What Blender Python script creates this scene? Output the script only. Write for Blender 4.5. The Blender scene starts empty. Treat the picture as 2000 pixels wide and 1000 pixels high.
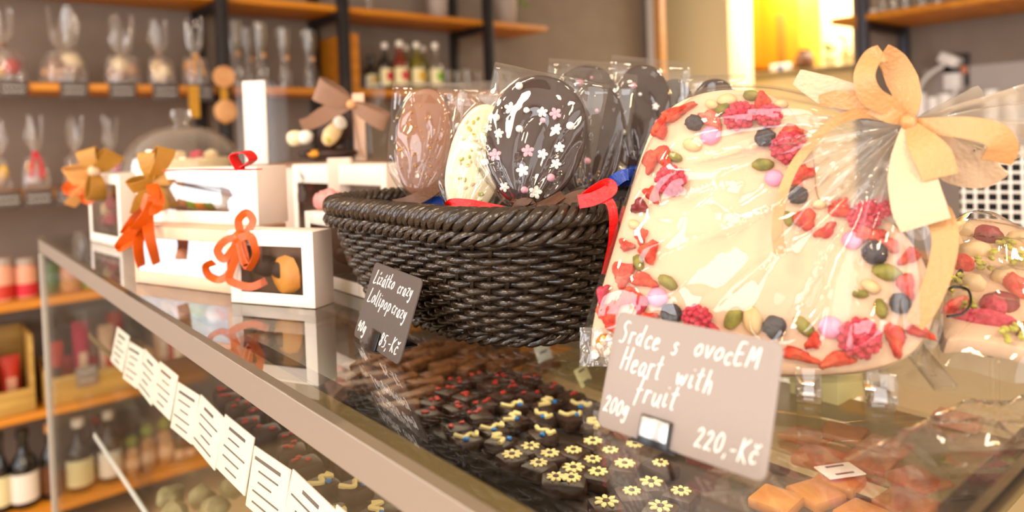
import bpy, bmesh, math, random
from mathutils import Vector, Matrix, noise
random.seed(7)
PI = math.pi
C = bpy.context.scene
COL = C.collection
R = math.radians
ZC = 1.27                                   # height of the counter's glass top above the floor
# ------------------------------------------------------------------ camera
FPX, CYP = 1399.0, 303.0
YAW, PITCH, ROLL = R(39.976), R(1.3557), R(-2.0037)
_fw = Vector((math.sin(YAW)*math.cos(PITCH), math.cos(YAW)*math.cos(PITCH), -math.sin(PITCH)))
_r0 = Vector((math.cos(YAW), -math.sin(YAW), 0)); _u0 = _r0.cross(_fw)
_r = math.cos(ROLL)*_r0 + math.sin(ROLL)*_u0
_u = -math.sin(ROLL)*_r0 + math.cos(ROLL)*_u0
CAM = Vector((0, 0, ZC + 0.14))
cd = bpy.data.cameras.new('camera'); cam = bpy.data.objects.new('camera', cd); COL.objects.link(cam)
cd.sensor_width = 36.0; cd.lens = FPX/2000*36.0
cd.shift_y = -(500-CYP)/2000
cd.clip_start = 0.02; cd.clip_end = 60
cd.dof.use_dof = True; cd.dof.focus_distance = 0.47; cd.dof.aperture_fstop = 4.8
m = Matrix((( _r.x, _u.x, -_fw.x, CAM.x), (_r.y, _u.y, -_fw.y, CAM.y), (_r.z, _u.z, -_fw.z, CAM.z), (0, 0, 0, 1)))
cam.matrix_world = m
C.camera = cam
# ------------------------------------------------------------------ world, lights, exposure
w = bpy.data.worlds.new('daylight'); C.world = w; w.use_nodes = True
bg = w.node_tree.nodes['Background']; bg.inputs[0].default_value = (0.86, 0.92, 1.0, 1); bg.inputs[1].default_value = 1.0
C.view_settings.view_transform = 'Standard'; C.view_settings.look = 'None'; C.view_settings.gamma = 1.0
C.view_settings.exposure = -0.24
C.cycles.use_denoising = True
C.cycles.max_bounces = 8; C.cycles.diffuse_bounces = 3; C.cycles.glossy_bounces = 4
C.cycles.transmission_bounces = 6; C.cycles.transparent_max_bounces = 28
C.cycles.sample_clamp_indirect = 6.0; C.cycles.caustics_reflective = False; C.cycles.caustics_refractive = False
def area(name, loc, target, sx, sy, power, col):
    l = bpy.data.lights.new(name, 'AREA'); l.shape = 'RECTANGLE'; l.size = sx; l.size_y = sy; l.energy = power; l.color = col
    o = bpy.data.objects.new(name, l); COL.objects.link(o); o.location = loc
    o.rotation_euler = (Vector(target)-Vector(loc)).to_track_quat('-Z', 'Y').to_euler(); return o
def bulb(name, loc, power, col, rad=0.03):
    l = bpy.data.lights.new(name, 'POINT'); l.energy = power; l.color = col; l.shadow_soft_size = rad
    o = bpy.data.objects.new(name, l); COL.objects.link(o); o.location = loc; return o
for yy, ww in ((-1.4, 1.5), (0.5, 1.1), (2.6, 1.25)):                   # daylight in the three shop windows
    area('window_daylight', (-2.55, yy, 1.58), (2, yy, 1.58), ww, 2.1, 20*ww*2.1, (0.96, 0.97, 1.0))
area('door_daylight', (0.6, -2.45, 1.6), (0.6, 2, 1.3), 2.2, 2.0, 40, (1.0, 0.93, 0.85))
for k, (x, y) in enumerate(((-1.3, 0.2), (-1.5, 1.6), (-0.4, -1.3), (1.2, -1.4))):  # unseen warm fill lights added near the ceiling, clear of the glass reflections
    area('ceiling_fill_light', (x, y, 2.93), (x, y, 0), 0.5, 0.5, 30, (1.0, 0.8, 0.58))
for (x, y, z) in ((-1.2, 0.2, 2.2), (-1.0, 2.0, 2.25), (1.4, -0.9, 2.2)):
    bulb('pendant_bulb', (x, y, z), 9, (1.0, 0.6, 0.25), 0.035)
area('side_room_light', (5.6, 2.6, 2.7), (5.4, 2.6, 0), 1.4, 1.4, 130, (1.0, 0.92, 0.76))
area('display_case_light', (0.42, 0.8, ZC-0.035), (0.42, 0.8, 0), 0.03, 1.2, 2.2, (1.0, 0.85, 0.6))
# ------------------------------------------------------------------ pixel rays (2000 x 1000 frame) for reading positions off the photograph
def ray(x, y): return (x-1000)/FPX*_r - (y-CYP)/FPX*_u + _fw
def at_z(x, y, z=ZC): d = ray(x, y); return CAM + d*((z-CAM.z)/d.z)
def at_y(x, y, Y): d = ray(x, y); return CAM + d*((Y-CAM.y)/d.y)
def at_x(x, y, X): d = ray(x, y); return CAM + d*((X-CAM.x)/d.x)
def at_d(x, y, dep): return CAM + ray(x, y)*dep
def at_pl(x, y, P, N): d = ray(x, y); return CAM + d*((P-CAM).dot(N)/d.dot(N))
# ------------------------------------------------------------------ materials
def lin(c):
    f = lambda v: v/12.92 if v <= .04045 else ((v+.055)/1.055)**2.4
    return tuple(f(v/255) for v in c)+(1,)
def newmat(name):
    m = bpy.data.materials.new(name); m.use_nodes = True; return m, m.node_tree.nodes, m.node_tree.links
def M(name, c, rough=0.5, metal=0.0, c2=None, scale=30, bump=0.0, bscale=None, spec=0.5, emit=0, sss=0, stretch=(1, 1, 1), coat=0):
    m, n, l = newmat(name); b = n['Principled BSDF']
    b.inputs['Base Color'].default_value = lin(c); b.inputs['Roughness'].default_value = rough; b.inputs['Metallic'].default_value = metal
    b.inputs['Specular IOR Level'].default_value = spec; b.inputs['Coat Weight'].default_value = coat
    if sss: b.inputs['Subsurface Weight'].default_value = sss; b.inputs['Subsurface Radius'].default_value = (0.006, 0.004, 0.002)
    if emit: b.inputs['Emission Color'].default_value = lin(c); b.inputs['Emission Strength'].default_value = emit
    if c2 or bump:
        tc = n.new('ShaderNodeTexCoord'); mp = n.new('ShaderNodeMapping'); mp.inputs['Scale'].default_value = stretch
        l.new(tc.outputs['Object'], mp.inputs[0])
    if c2:
        t = n.new('ShaderNodeTexNoise'); t.inputs['Scale'].default_value = scale; t.inputs['Detail'].default_value = 4
        l.new(mp.outputs[0], t.inputs[0])
        rp = n.new('ShaderNodeValToRGB'); rp.color_ramp.elements[0].position = .35; rp.color_ramp.elements[1].position = .65
        rp.color_ramp.elements[0].color = lin(c); rp.color_ramp.elements[1].color = lin(c2)
        l.new(t.outputs[0], rp.inputs[0]); l.new(rp.outputs[0], b.inputs['Base Color'])
    if bump:
        t2 = n.new('ShaderNodeTexNoise'); t2.inputs['Scale'].default_value = bscale or scale; t2.inputs['Detail'].default_value = 3
        l.new(mp.outputs[0], t2.inputs[0])
        bp = n.new('ShaderNodeBump'); bp.inputs['Strength'].default_value = bump; bp.inputs['Distance'].default_value = 0.004
        l.new(t2.outputs[0], bp.inputs['Height']); l.new(bp.outputs[0], b.inputs['Normal'])
    return m
def film(name, tint=(1, 1, 1), refl=1.0, base=0.05, rough=0.03, haze=0.0, bump=0.0, bscale=60, hcol=(245, 240, 235), power=4.0):
    """thin clear sheet: passes light straight through and mirrors more the flatter one looks along it"""
    m, n, l = newmat(name); n.remove(n['Principled BSDF']); out = n['Material Output']
    tr = n.new('ShaderNodeBsdfTransparent'); tr.inputs[0].default_value = (*tint, 1)
    gl = n.new('ShaderNodeBsdfGlossy'); gl.inputs['Roughness'].default_value = rough
    lw = n.new('ShaderNodeLayerWeight'); lw.inputs['Blend'].default_value = 0.5
    pw = n.new('ShaderNodeMath'); pw.operation = 'POWER'; pw.inputs[1].default_value = power; l.new(lw.outputs['Facing'], pw.inputs[0])
    ma = n.new('ShaderNodeMath'); ma.operation = 'MULTIPLY_ADD'; ma.inputs[1].default_value = refl; ma.inputs[2].default_value = base; ma.use_clamp = True
    l.new(pw.outputs[0], ma.inputs[0])
    mx = n.new('ShaderNodeMixShader'); l.new(ma.outputs[0], mx.inputs[0]); l.new(tr.outputs[0], mx.inputs[1]); l.new(gl.outputs[0], mx.inputs[2])
    last = mx
    if haze:
        df = n.new('ShaderNodeBsdfTranslucent'); df2 = n.new('ShaderNodeBsdfDiffuse'); df.inputs[0].default_value = lin(hcol); df2.inputs[0].default_value = lin(hcol)
        ad = n.new('ShaderNodeMixShader'); ad.inputs[0].default_value = .5; l.new(df.outputs[0], ad.inputs[1]); l.new(df2.outputs[0], ad.inputs[2])
        m2 = n.new('ShaderNodeMixShader'); m2.inputs[0].default_value = haze; l.new(mx.outputs[0], m2.inputs[1]); l.new(ad.outputs[0], m2.inputs[2]); last = m2
    if bump:
        tc = n.new('ShaderNodeTexCoord'); t = n.new('ShaderNodeTexNoise'); t.inputs['Scale'].default_value = bscale; t.inputs['Detail'].default_value = 2
        l.new(tc.outputs['Object'], t.inputs[0]); bp = n.new('ShaderNodeBump'); bp.inputs['Strength'].default_value = bump; bp.inputs['Distance'].default_value = 0.003
        l.new(t.outputs[0], bp.inputs['Height']); l.new(bp.outputs[0], gl.inputs['Normal']); l.new(bp.outputs[0], lw.inputs['Normal'])
    l.new(last.outputs[0], out.inputs[0]); return m
def wood(name, c, c2, rough=0.45, stretch=(1, 12, 12), scale=4):
    return M(name, c, rough, c2=c2, scale=scale, stretch=stretch, bump=.15, bscale=20)
MT = dict(
    wall=M('grey_paint', (134, 119, 107), .8, c2=(140, 125, 113), scale=8, bump=.1, bscale=120),
    ceil=M('white_paint', (235, 228, 218), .9), floor=M('beige_floor', (214, 184, 138), .5, c2=(222, 192, 146), scale=6),
    cream=M('cream_paint', (250, 228, 178), .8), gold=M('yellow_laminate', (216, 142, 4), .45), golddark=M('dark_yellow_groove', (150, 105, 10), .6),
    orangewood=wood('orange_wood_trim', (214, 150, 84), (226, 166, 100)), whitetrim=M('white_lacquer', (240, 232, 225), .4),
    board=wood('oak_shelf_board', (220, 142, 30), (192, 116, 20)), crate=wood('pine_crate', (214, 176, 96), (188, 146, 70)),
    steel=M('black_steel', (36, 32, 34), .45, metal=.3), darksteel=M('blue_grey_steel', (70, 72, 82), .4, metal=.4),
    alu=M('brushed_aluminium', (158, 144, 132), .48, metal=.5, bump=.03, bscale=300), frit=M('black_glass_band', (26, 22, 19), .25),
    olive=M('olive_seal', (128, 110, 74), .45), glass=film('counter_glass', (.96, .97, .95), 1.0, .045, .012, power=3.9),
    sideglass=film('side_glass', (.965, .97, .95), .28, .035, .02), pane=film('window_glass', (.97, .98, .98), .6, .05, .01),
    vase=film('clear_glass', (.93, .92, .9), 1.0, .06, .03, haze=.05, power=2.0), cellohaze=film('gathered_cellophane', (.97, .965, .95), .8, .09, .08, haze=.36, hcol=(250, 240, 226), bump=.4, bscale=60, power=2.0), clearfilm=film('clear_box_film', (.97, .97, .97), .2, .012, .03), film=film('box_window_film', (.97, .97, .97), .8, .10, .02, bump=.06, bscale=30),
    cello=film('cellophane', (.985, .985, .98), .8, .07, .03, haze=.012, bump=.12, bscale=50, power=2.4),
    cellosoft=film('cellophane_fold', (.97, .965, .95), .8, .11, .08, haze=.19, bump=.4, bscale=60, power=2.0),
    acrylic=film('clear_acrylic', (.95, .94, .92), .9, .08, .03, haze=.04, power=2.0),
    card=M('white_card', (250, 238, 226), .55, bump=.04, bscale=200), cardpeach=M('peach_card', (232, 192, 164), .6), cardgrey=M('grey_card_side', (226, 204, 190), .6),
    kraft=M('brown_card', (150, 112, 86), .7), darkin=M('dark_box_inside', (66, 46, 40), .7),
    gold_ribbon=M('golden_brown_ribbon', (176, 124, 40), .45, bump=.3, bscale=300), orange_ribbon=M('orange_satin_ribbon', (206, 84, 4), .35, bump=.15, bscale=260),
    brown_ribbon=M('brown_organza_ribbon', (150, 112, 88), .5, bump=.3, bscale=320), choco_ribbon=M('chocolate_brown_ribbon', (92, 58, 38), .4, bump=.2, bscale=300),
    beige_ribbon=M('beige_satin_ribbon', (192, 140, 88), .32, c2=(202, 150, 98), scale=12, bump=.25, bscale=420),
    cream_ribbon=M('cream_satin_ribbon', (212, 180, 146), .42, bump=.25, bscale=420), red_ribbon=M('red_satin_ribbon', (222, 14, 14), .35, bump=.2, bscale=300),
    blue_ribbon=M('blue_satin_ribbon', (20, 62, 160), .35, bump=.2, bscale=300),
    wicker=M('dark_brown_wicker', (36, 26, 18), .24, c2=(54, 40, 28), scale=60, spec=.6, bump=.2, bscale=160), wicker_in=M('dark_basket_lining', (30, 22, 17), .7),
    dark_choc=M('dark_chocolate', (44, 24, 18), .42, c2=(54, 30, 22), scale=30, spec=.3), milk_choc=M('milk_chocolate', (128, 80, 52), .38, c2=(140, 90, 60), scale=30),
    white_choc=M('white_chocolate', (244, 222, 178), .42, c2=(250, 230, 190), scale=14, sss=.15), white_slab=M('ivory_chocolate', (220, 183, 150), .42, c2=(226, 190, 158), scale=10, sss=.15, bump=.08, bscale=40),
    raspberry=M('freeze_dried_raspberry', (192, 36, 64), .75, c2=(216, 72, 92), scale=260, bump=.8, bscale=260), strawberry=M('dried_strawberry', (196, 34, 18), .7, c2=(226, 92, 60), scale=190, bump=.7, bscale=240),
    paleberry=M('pale_strawberry', (234, 130, 108), .75, c2=(214, 70, 52), scale=160, bump=.6, bscale=220), blueberry=M('dried_blackcurrant', (36, 32, 36), .6, c2=(62, 54, 62), scale=160, bump=.7, bscale=200),
    pistachio=M('pistachio_kernel', (108, 108, 34), .6, c2=(156, 146, 64), scale=140, bump=.4, bscale=160), pink=M('pink_sugar_candy', (240, 152, 186), .35),
    almond=M('pale_almond', (232, 200, 152), .6, c2=(220, 184, 130), scale=90), cranberry=M('dark_red_cranberry', (120, 22, 34), .4, c2=(150, 36, 44), scale=80), lime=M('chopped_pistachio', (166, 160, 40), .6, c2=(196, 188, 80), scale=200),
    white_sugar=M('white_sugar', (246, 238, 226), .5), goldbead=M('golden_sugar_bead', (214, 150, 60), .3, metal=.4), pink_sugar=M('pink_sugar_flower', (236, 164, 180), .5),
    slate=M('slate_grey_board', (82, 72, 68), .75, bump=.08, bscale=400), slate2=M('grey_board', (150, 138, 132), .7, bump=.08, bscale=400), chalk=M('white_chalk_ink', (250, 246, 242), .7),
    blackplastic=M('black_plastic', (20, 18, 20), .25), clearlip=M('silver_clip_face', (206, 206, 206), .22, metal=.6),
    paper=M('white_paper', (244, 236, 226), .8), ink=M('printed_ink', (96, 88, 90), .8), yellowbox=M('yellow_sugar', (218, 198, 138), .6), bluesugar=M('blue_sugar', (16, 112, 190), .5), redsugar=M('red_fruit_piece', (176, 44, 36), .6),
    candied=M('candied_peel', (176, 104, 34), .4, c2=(196, 124, 50), scale=60), orange_slice=M('candied_orange', (222, 136, 34), .35, c2=(236, 162, 60), scale=60), nutbrown=M('nut_bark', (120, 70, 28), .5, c2=(74, 40, 18), scale=110, bump=.5, bscale=120),
    label=M('printed_label', (236, 226, 176), .6), redlabel=M('red_label', (212, 40, 56), .6), yellowlabel=M('yellow_label', (230, 178, 16), .6), greenlabel=M('green_label', (120, 176, 40), .6),
    wine=M('dark_wine_glass', (22, 20, 18), .12, coat=.5), amber=M('amber_syrup', (120, 42, 22), .15), oil=M('olive_oil', (110, 100, 20), .15), whitecap=M('white_cap', (244, 236, 226), .4), greencap=M('green_cloth_cap', (142, 146, 60), .8),
    greenjar=M('green_jam', (66, 116, 60), .3), peachjar=M('peach_filling', (226, 160, 130), .5), redjar=M('red_filling', (200, 50, 30), .5), magenta=M('magenta_cloth', (180, 20, 70), .7), woodslice=M('wood_slice', (222, 168, 116), .7, c2=(206, 146, 92), scale=16), strap=M('yellow_ribbon', (196, 140, 24), .5),
    pot=M('grey_ceramic', (176, 160, 150), .5), leaf=M('green_leaf', (110, 132, 50), .6), whiteplastic=M('white_plastic', (246, 242, 240), .35), blackrubber=M('black_socket', (26, 24, 26), .4), copper=M('copper_pin', (220, 130, 90), .4),
    paleblue=M('pale_paper', (224, 226, 224), .7), greygreen=M('grey_green_marzipan', (120, 112, 74), .7, c2=(160, 150, 110), scale=70), pinkflower=M('pink_rose', (228, 150, 146), .6), candy=M('striped_sweets', (200, 176, 160), .5, c2=(150, 96, 76), scale=60), tan=M('tan_biscuit', (206, 160, 110), .6, c2=(176, 116, 70), scale=50), wire=M('white_wire', (240, 238, 234), .4), blackcloth=M('black_back', (18, 18, 20), .8),
)
# ------------------------------------------------------------------ mesh helpers
class B:
    def __init__(s): s.v = []; s.f = []
    def add(s, vs, fs):
        o = len(s.v); s.v += [tuple(v) for v in vs]; s.f += [tuple(i+o for i in f) for f in fs]; return s
    def build(s, name, mat, parent=None, ang=40, flat=False):
        me = bpy.data.meshes.new(name); me.from_pydata(s.v, [], s.f)
        bm = bmesh.new(); bm.from_mesh(me); bmesh.ops.recalc_face_normals(bm, faces=bm.faces); bm.to_mesh(me); bm.free()
        me.materials.append(MT[mat] if isinstance(mat, str) else mat)
        if not flat:
            me.polygons.foreach_set('use_smooth', [True]*len(me.polygons)); me.set_sharp_from_angle(angle=R(ang))
        o = bpy.data.objects.new(name, me); COL.objects.link(o)
        if parent: o.parent = parent; o.matrix_parent_inverse = parent.matrix_world.inverted()
        return o
    # --- shapes
    def box(s, c, size, r=0.0, Mx=None):
        bm = bmesh.new(); bmesh.ops.create_cube(bm, size=1.0)
        bmesh.ops.scale(bm, vec=size, verts=bm.verts)
        if r: bmesh.ops.bevel(bm, geom=bm.edges[:]+bm.verts[:], offset=min(r, min(size)*.45), segments=2, affect='EDGES', profile=.5)
        T = Matrix.Translation(Vector(c)) @ (Mx or Matrix())
        if Mx and not c: T = Mx
        vs = [T @ v.co for v in bm.verts]; bm.verts.index_update(); fs = [[v.index for v in f.verts] for f in bm.faces]; bm.free()
        return s.add(vs, fs)
    def lathe(s, c, prof, n=24, Mx=None, fn=None, cap=True):
        """profile of (radius, height); fn(angle, radius, height) may alter the radius"""
        c = Vector(c); vs = []; fs = []
        for (r, h) in prof:
            for k in range(n):
                a = 2*PI*k/n; rr = fn(a, r, h) if fn else r
                p = Vector((rr*math.cos(a), rr*math.sin(a), h)); p = (Mx @ p) if Mx else p; vs.append(c+p)
        for i in range(len(prof)-1):
            for k in range(n): fs.append((i*n+k, i*n+(k+1) % n, (i+1)*n+(k+1) % n, (i+1)*n+k))
        if cap: fs.append(tuple(range(n))[::-1]); fs.append(tuple((len(prof)-1)*n+k for k in range(n)))
        return s.add(vs, fs)
    def tube(s, pts, rad, n=8, closed=False, cap=True):
        pts = [Vector(p) for p in pts]; L = len(pts); vs = []; fs = []; up = None
        for i, p in enumerate(pts):
            t = (pts[(i+1) % L]-pts[i-1]) if closed else (pts[min(i+1, L-1)]-pts[max(i-1, 0)])
            t = t.normalized() if t.length > 1e-9 else Vector((0, 0, 1))
            if up is None: up = Vector((0, 0, 1)) if abs(t.z) < .9 else Vector((1, 0, 0))
            a = (up - t*up.dot(t)).normalized(); b = t.cross(a); up = a
            rr = rad[i] if isinstance(rad, (list, tuple)) else rad
            for k in range(n): vs.append(p + a*rr*math.cos(2*PI*k/n) + b*rr*math.sin(2*PI*k/n))
        for i in range(L if closed else L-1):
            j = (i+1) % L
            for k in range(n): fs.append((i*n+k, i*n+(k+1) % n, j*n+(k+1) % n, j*n+k))
        if not closed and cap: fs.append(tuple(range(n))[::-1]); fs.append(tuple((L-1)*n+k for k in range(n)))
        return s.add(vs, fs)
    def blob(s, c, rad, Mx=None, sub=2, amp=0.0, freq=3.0, seed=0, fn=None):
        bm = bmesh.new(); bmesh.ops.create_icosphere(bm, subdivisions=sub, radius=1.0); vs = []
        for v in bm.verts:
            p = v.co.copy(); k = 1+amp*noise.noise(p*freq+Vector((seed*3.1, seed*1.7, 0)))
            if fn: k *= fn(p)
            q = Vector((p.x*rad[0]*k, p.y*rad[1]*k, p.z*rad[2]*k)); q = (Mx @ q) if Mx else q; vs.append(Vector(c)+q)
        bm.verts.index_update(); fs = [[v.index for v in f.verts] for f in bm.faces]; bm.free(); return s.add(vs, fs)
    def strip(s, pts, wd, widths, th=0.0004):
        """ribbon: centre line, per-point width direction, width"""
        L = len(pts); vs = []; fs = []
        for i in range(L):
            p = Vector(pts[i]); t = (Vector(pts[min(i+1, L-1)])-Vector(pts[max(i-1, 0)])); d = Vector(wd[i] if isinstance(wd, list) else wd)
            if t.length > 1e-9: t.normalize(); d = d - t*d.dot(t)
            d.normalize(); nn = t.cross(d)*th; h = d*((widths[i] if isinstance(widths, (list, tuple)) else widths)/2)
            vs += [p-h+nn, p+h+nn, p+h-nn, p-h-nn]
        for i in range(L-1):
            a = 4*i; b = a+4
            for k in range(4): fs.append((a+k, a+(k+1) % 4, b+(k+1) % 4, b+k))
        fs += [(3, 2, 1, 0), tuple(4*(L-1)+k for k in range(4))]
        return s.add(vs, fs)
    def slab(s, out, th, bev, O, X, Y, N, both=True):
        """flat polygon (list of (x, y) in the frame O, X, Y) with thickness th along N and rounded edges"""
        n = len(out); ar = sum(out[i][0]*out[(i+1) % n][1]-out[(i+1) % n][0]*out[i][1] for i in range(n)); sg = 1 if ar > 0 else -1
        def inset(d):
            r = []
            for i in range(n):
                a = Vector(out[i-1]); b = Vector(out[(i+1) % n]); t = (b-a).normalized(); r.append((out[i][0]-sg*t.y*d, out[i][1]+sg*t.x*d))
            return r
        rings = [(bev, 0), (bev*.3, bev*.3), (0, bev), (0, th-bev), (bev*.3, th-bev*.3), (bev, th)]
        vs = []; fs = []
        for (d, h) in rings:
            for (x, y) in inset(d): vs.append(O+X*x+Y*y+N*h)
        for i in range(len(rings)-1):
            for k in range(n): fs.append((i*n+k, i*n+(k+1) % n, (i+1)*n+(k+1) % n, (i+1)*n+k))
        # caps as fans of bmesh-triangulated n-gons
        bm = bmesh.new(); bv = [bm.verts.new((x, y, 0)) for (x, y) in inset(bev)]; bm.verts.index_update(); f = bm.faces.new(bv)
        tr = bmesh.ops.triangulate(bm, faces=[f])['faces']; tri = [[v.index for v in t.verts] for t in tr]; bm.free()
        e = (len(rings)-1)*n
        for t in tri: fs.append(tuple(t[::-1])); fs.append(tuple(i+e for i in t))
        return s.add(vs, fs)
    def grid(s, P):
        a = len(P); b = len(P[0]); vs = [p for row in P for p in row]
        return s.add(vs, [(i*b+j, i*b+j+1, (i+1)*b+j+1, (i+1)*b+j) for i in range(a-1) for j in range(b-1)])
def tag(o, label, cat, group=None):
    o['label'] = label; o['category'] = cat
    if group: o['group'] = group
    return o
def thing(name, label, cat, loc, group=None):
    o = bpy.data.objects.new(name, None); COL.objects.link(o); o.location = loc; o.empty_display_size = .02
    o.matrix_world = Matrix.Translation(Vector(loc)); return tag(o, label, cat, group)
def struct(name, b, mat, parent=None, **k):
    o = b.build(name, mat, parent, **k); o['kind'] = 'structure'; return o
def copy_thing(root, loc, label=None, group=None, mats=None, scale=None):
    r = root.copy(); COL.objects.link(r); r.location = loc
    if scale: r.scale = scale
    if label: r['label'] = label
    if group: r['group'] = group
    for ch in list(root.children):
        c = ch.copy(); COL.objects.link(c); c.parent = r
        if mats and ch.name.split('.')[0] in mats: c.data = c.data.copy(); c.data.materials.clear(); c.data.materials.append(MT[mats[ch.name.split('.')[0]]])
        for g in ch.children: d = g.copy(); COL.objects.link(d); d.parent = c
    return r
def smooth(pts, n=8, closed=False):
    pts = [Vector(p) for p in pts]; L = len(pts); out = []
    for i in range(L if closed else L-1):
        g = (lambda k: pts[k % L]) if closed else (lambda k: pts[max(0, min(L-1, k))])
        a, b, c, d = g(i-1), g(i), g(i+1), g(i+2)
        for k in range(n):
            t = k/n; out.append(.5*((2*b)+(c-a)*t+(2*a-5*b+4*c-d)*t*t+(3*b-a-3*c+d)*t**3))
    if not closed: out.append(pts[-1])
    return out
def frame(n, up=Vector((0, 0, 1))):
    n = n.normalized(); x = up.cross(n).normalized(); y = n.cross(x); return x, y, n      # x right, y up seen from the side n points to
def mat3(x, y, z): return Matrix(((x.x, y.x, z.x), (x.y, y.y, z.y), (x.z, y.z, z.z)))
# ================================================================== the room
XL, XR, YB, YF, HT = -2.6, 4.12, 3.35, -2.5, 3.0
struct('floor', B().box((1.9, 1.4, -.03), (9.2, 8.0, .06)), 'floor', flat=True)
struct('ceiling', B().box((1.9, 1.4, HT+.03), (9.2, 8.0, .06)), 'ceil', flat=True)
struct('wall_back', B().box(((XL+XR)/2, YB+.05, HT/2), (XR-XL, .1, HT)), 'wall', flat=True)
OY0, OY1 = 1.87, 3.30                                                    # opening in the right wall to the side room
b = B().box((XR+.05, (YF+OY0)/2, HT/2), (.1, OY0-YF, HT)).box((XR+.05, (OY1+YB)/2+.02, HT/2), (.1, YB-OY1+.04, HT)).box((XR+.05, (OY0+OY1)/2, 2.8), (.1, OY1-OY0, .4))
struct('wall_right', b, 'wall', flat=True)
b = B()
ys = [YF, -2.15, -.65, -.05, 1.05, 1.975, 3.225, YB]
for i in range(0, 8, 2): b.box((XL-.05, (ys[i]+ys[i+1])/2, HT/2), (.1, ys[i+1]-ys[i], HT))
for i in range(1, 7, 2):
    b.box((XL-.05, (ys[i]+ys[i+1])/2, .25), (.1, ys[i+1]-ys[i], .5)); b.box((XL-.05, (ys[i]+ys[i+1])/2, 2.83), (.1, ys[i+1]-ys[i], .34))
struct('wall_left', b, 'wall', flat=True)
struct('wall_front', B().box((-1.6, YF-.05, HT/2), (2.0, .1, HT)).box((2.9, YF-.05, HT/2), (2.44, .1, HT)).box((.54, YF-.05, 2.8), (2.28, .1, .4)), 'ceil', flat=True)
for k in range(3):
    y0, y1 = ys[1+2*k], ys[2+2*k]; ym = (y0+y1)/2; f = B()
    for y in (y0+.03, y1-.03): f.box((XL-.05, y, 1.58), (.08, .06, 2.16))
    for z in (.53, 2.63): f.box((XL-.05, ym, z), (.08, y1-y0, .06))
    wf = struct('window_%d' % (k+1), f, 'whitetrim', flat=True)
    struct('window_glass', B().box((XL-.05, ym, 1.58), (.006, y1-y0-.1, 2.04)), 'pane', wf, flat=True)
# jamb and timber edge of the opening, side room behind it
struct('trim_1', B().box((XR-.012, 3.285, 1.5), (.03, .07, 3.0)).box((XR+.02, 3.268, 1.5), (.1, .03, 3.0)), 'whitetrim', flat=True)
struct('trim_2', B().box((XR-.005, 3.225, 1.5), (.06, .06, 3.0), .004), 'orangewood', flat=True)
b = B().box((5.3, 3.95, 1.5), (2.3, .08, 3.0)).box((6.4, 2.4, 1.5), (.08, 3.2, 3.0))
struct('wall_side_room', b, 'cream', flat=True)
struct('wall_side_room_front', B().box((5.3, .95, 1.5), (2.2, .08, 3.0)), 'cream', flat=True)
# tall cream unit and yellow cupboard in the side room
def wbox(px0, px1, py0, py1, Y, d, name, mat, par=None, r=.004):
    a = at_y(px0, py1, Y); c = at_y(px1, py0, Y)
    return B().box(((a.x+c.x)/2, Y+d/2, (a.z+c.z)/2), (c.x-a.x, d, c.z-a.z), r)
XS = 5.35
def sbox(px0, px1, py0, py1, X, d, r=.004):
    a = at_x(px0, py1, X); c = at_x(px1, py0, X); z0 = min(a.z, c.z); z1 = max(a.z, c.z); z0 = at_x((px0+px1)/2, py1, X).z; z1 = at_x((px0+px1)/2, py0, X).z
    return B().box((X+d/2, (a.y+c.y)/2, (z0+z1)/2), (d, abs(a.y-c.y), z1-z0), r)
t = thing('tall_cabinet', 'tall plain cream cabinet beside the orange timber jamb of the side room', 'cabinet', (5.0, 3.6, 0))
a = at_x(1306, 300, 4.75); c = at_x(1433, 300, 4.75)
B().box((4.9, (a.y+c.y)/2, 1.4), (.3, a.y-c.y, 2.8), .004).build('body', 'cream', t)
B().box((4.742, (a.y+c.y)/2-.002, 1.4), (.016, a.y-c.y-.01, 2.76), .003).build('door', 'cream', t)
t = thing('yellow_cupboard', 'golden yellow wall cupboard with a dark slot handle in the bright side room', 'cupboard', at_x(1500, 130, 5.6))
sbox(1434, 1559, -90, 134, 5.6, .35).build('body', 'gold', t)
sbox(1437, 1484, -86, 131, 5.585, .014, .002).build('door', 'gold', t)
dd = sbox(1487, 1557, -86, 131, 5.58, .02, .002).build('door', 'gold', t)
sbox(1519, 1531, 28, 132, 5.572, .008, .001).build('handle', 'golddark', dd)
t = thing('side_counter', 'pale worktop with a dark edge under the yellow cupboard in the side room', 'worktop', at_x(1500, 150, 5.3))
a = at_x(1400, 141, 5.3); c = at_x(1700, 141, 5.3)
ztop = at_x(1500, 141, 5.3).z
B().box((5.65, (a.y+c.y)/2, ztop-.02), (.72, a.y-c.y, .04), .004).build('top', 'olive', t)
B().box((5.68, (a.y+c.y)/2, (ztop-.04)/2), (.62, a.y-c.y-.02, ztop-.04), .004).build('base', 'cream', t)
o = sbox(1504, 1540, 124, 139.4, 5.32, .05).build('note_holder', 'paper'); tag(o, 'small white holder with a blue dot on the side room worktop', 'holder')
sbox(1518, 1528, 128, 138, 5.312, .006).build('blue_dot', 'blue_ribbon', o)
p = at_x(1572, 150, 5.38); t = thing('brown_jug', 'brown jug on the side room worktop right of the blue dot', 'jug', (p.x, p.y, ztop))
B().lathe((p.x, p.y, ztop), [(.05, 0), (.075, .03), (.07, .09), (.045, .13), (.05, .15)], 20).build('body', 'nutbrown', t)
B().tube([(p.x-.05, p.y-.04, ztop+.03), (p.x-.08, p.y-.07, ztop+.08), (p.x-.045, p.y-.03, ztop+.12)], .008).build('handle', 'nutbrown', t)
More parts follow.
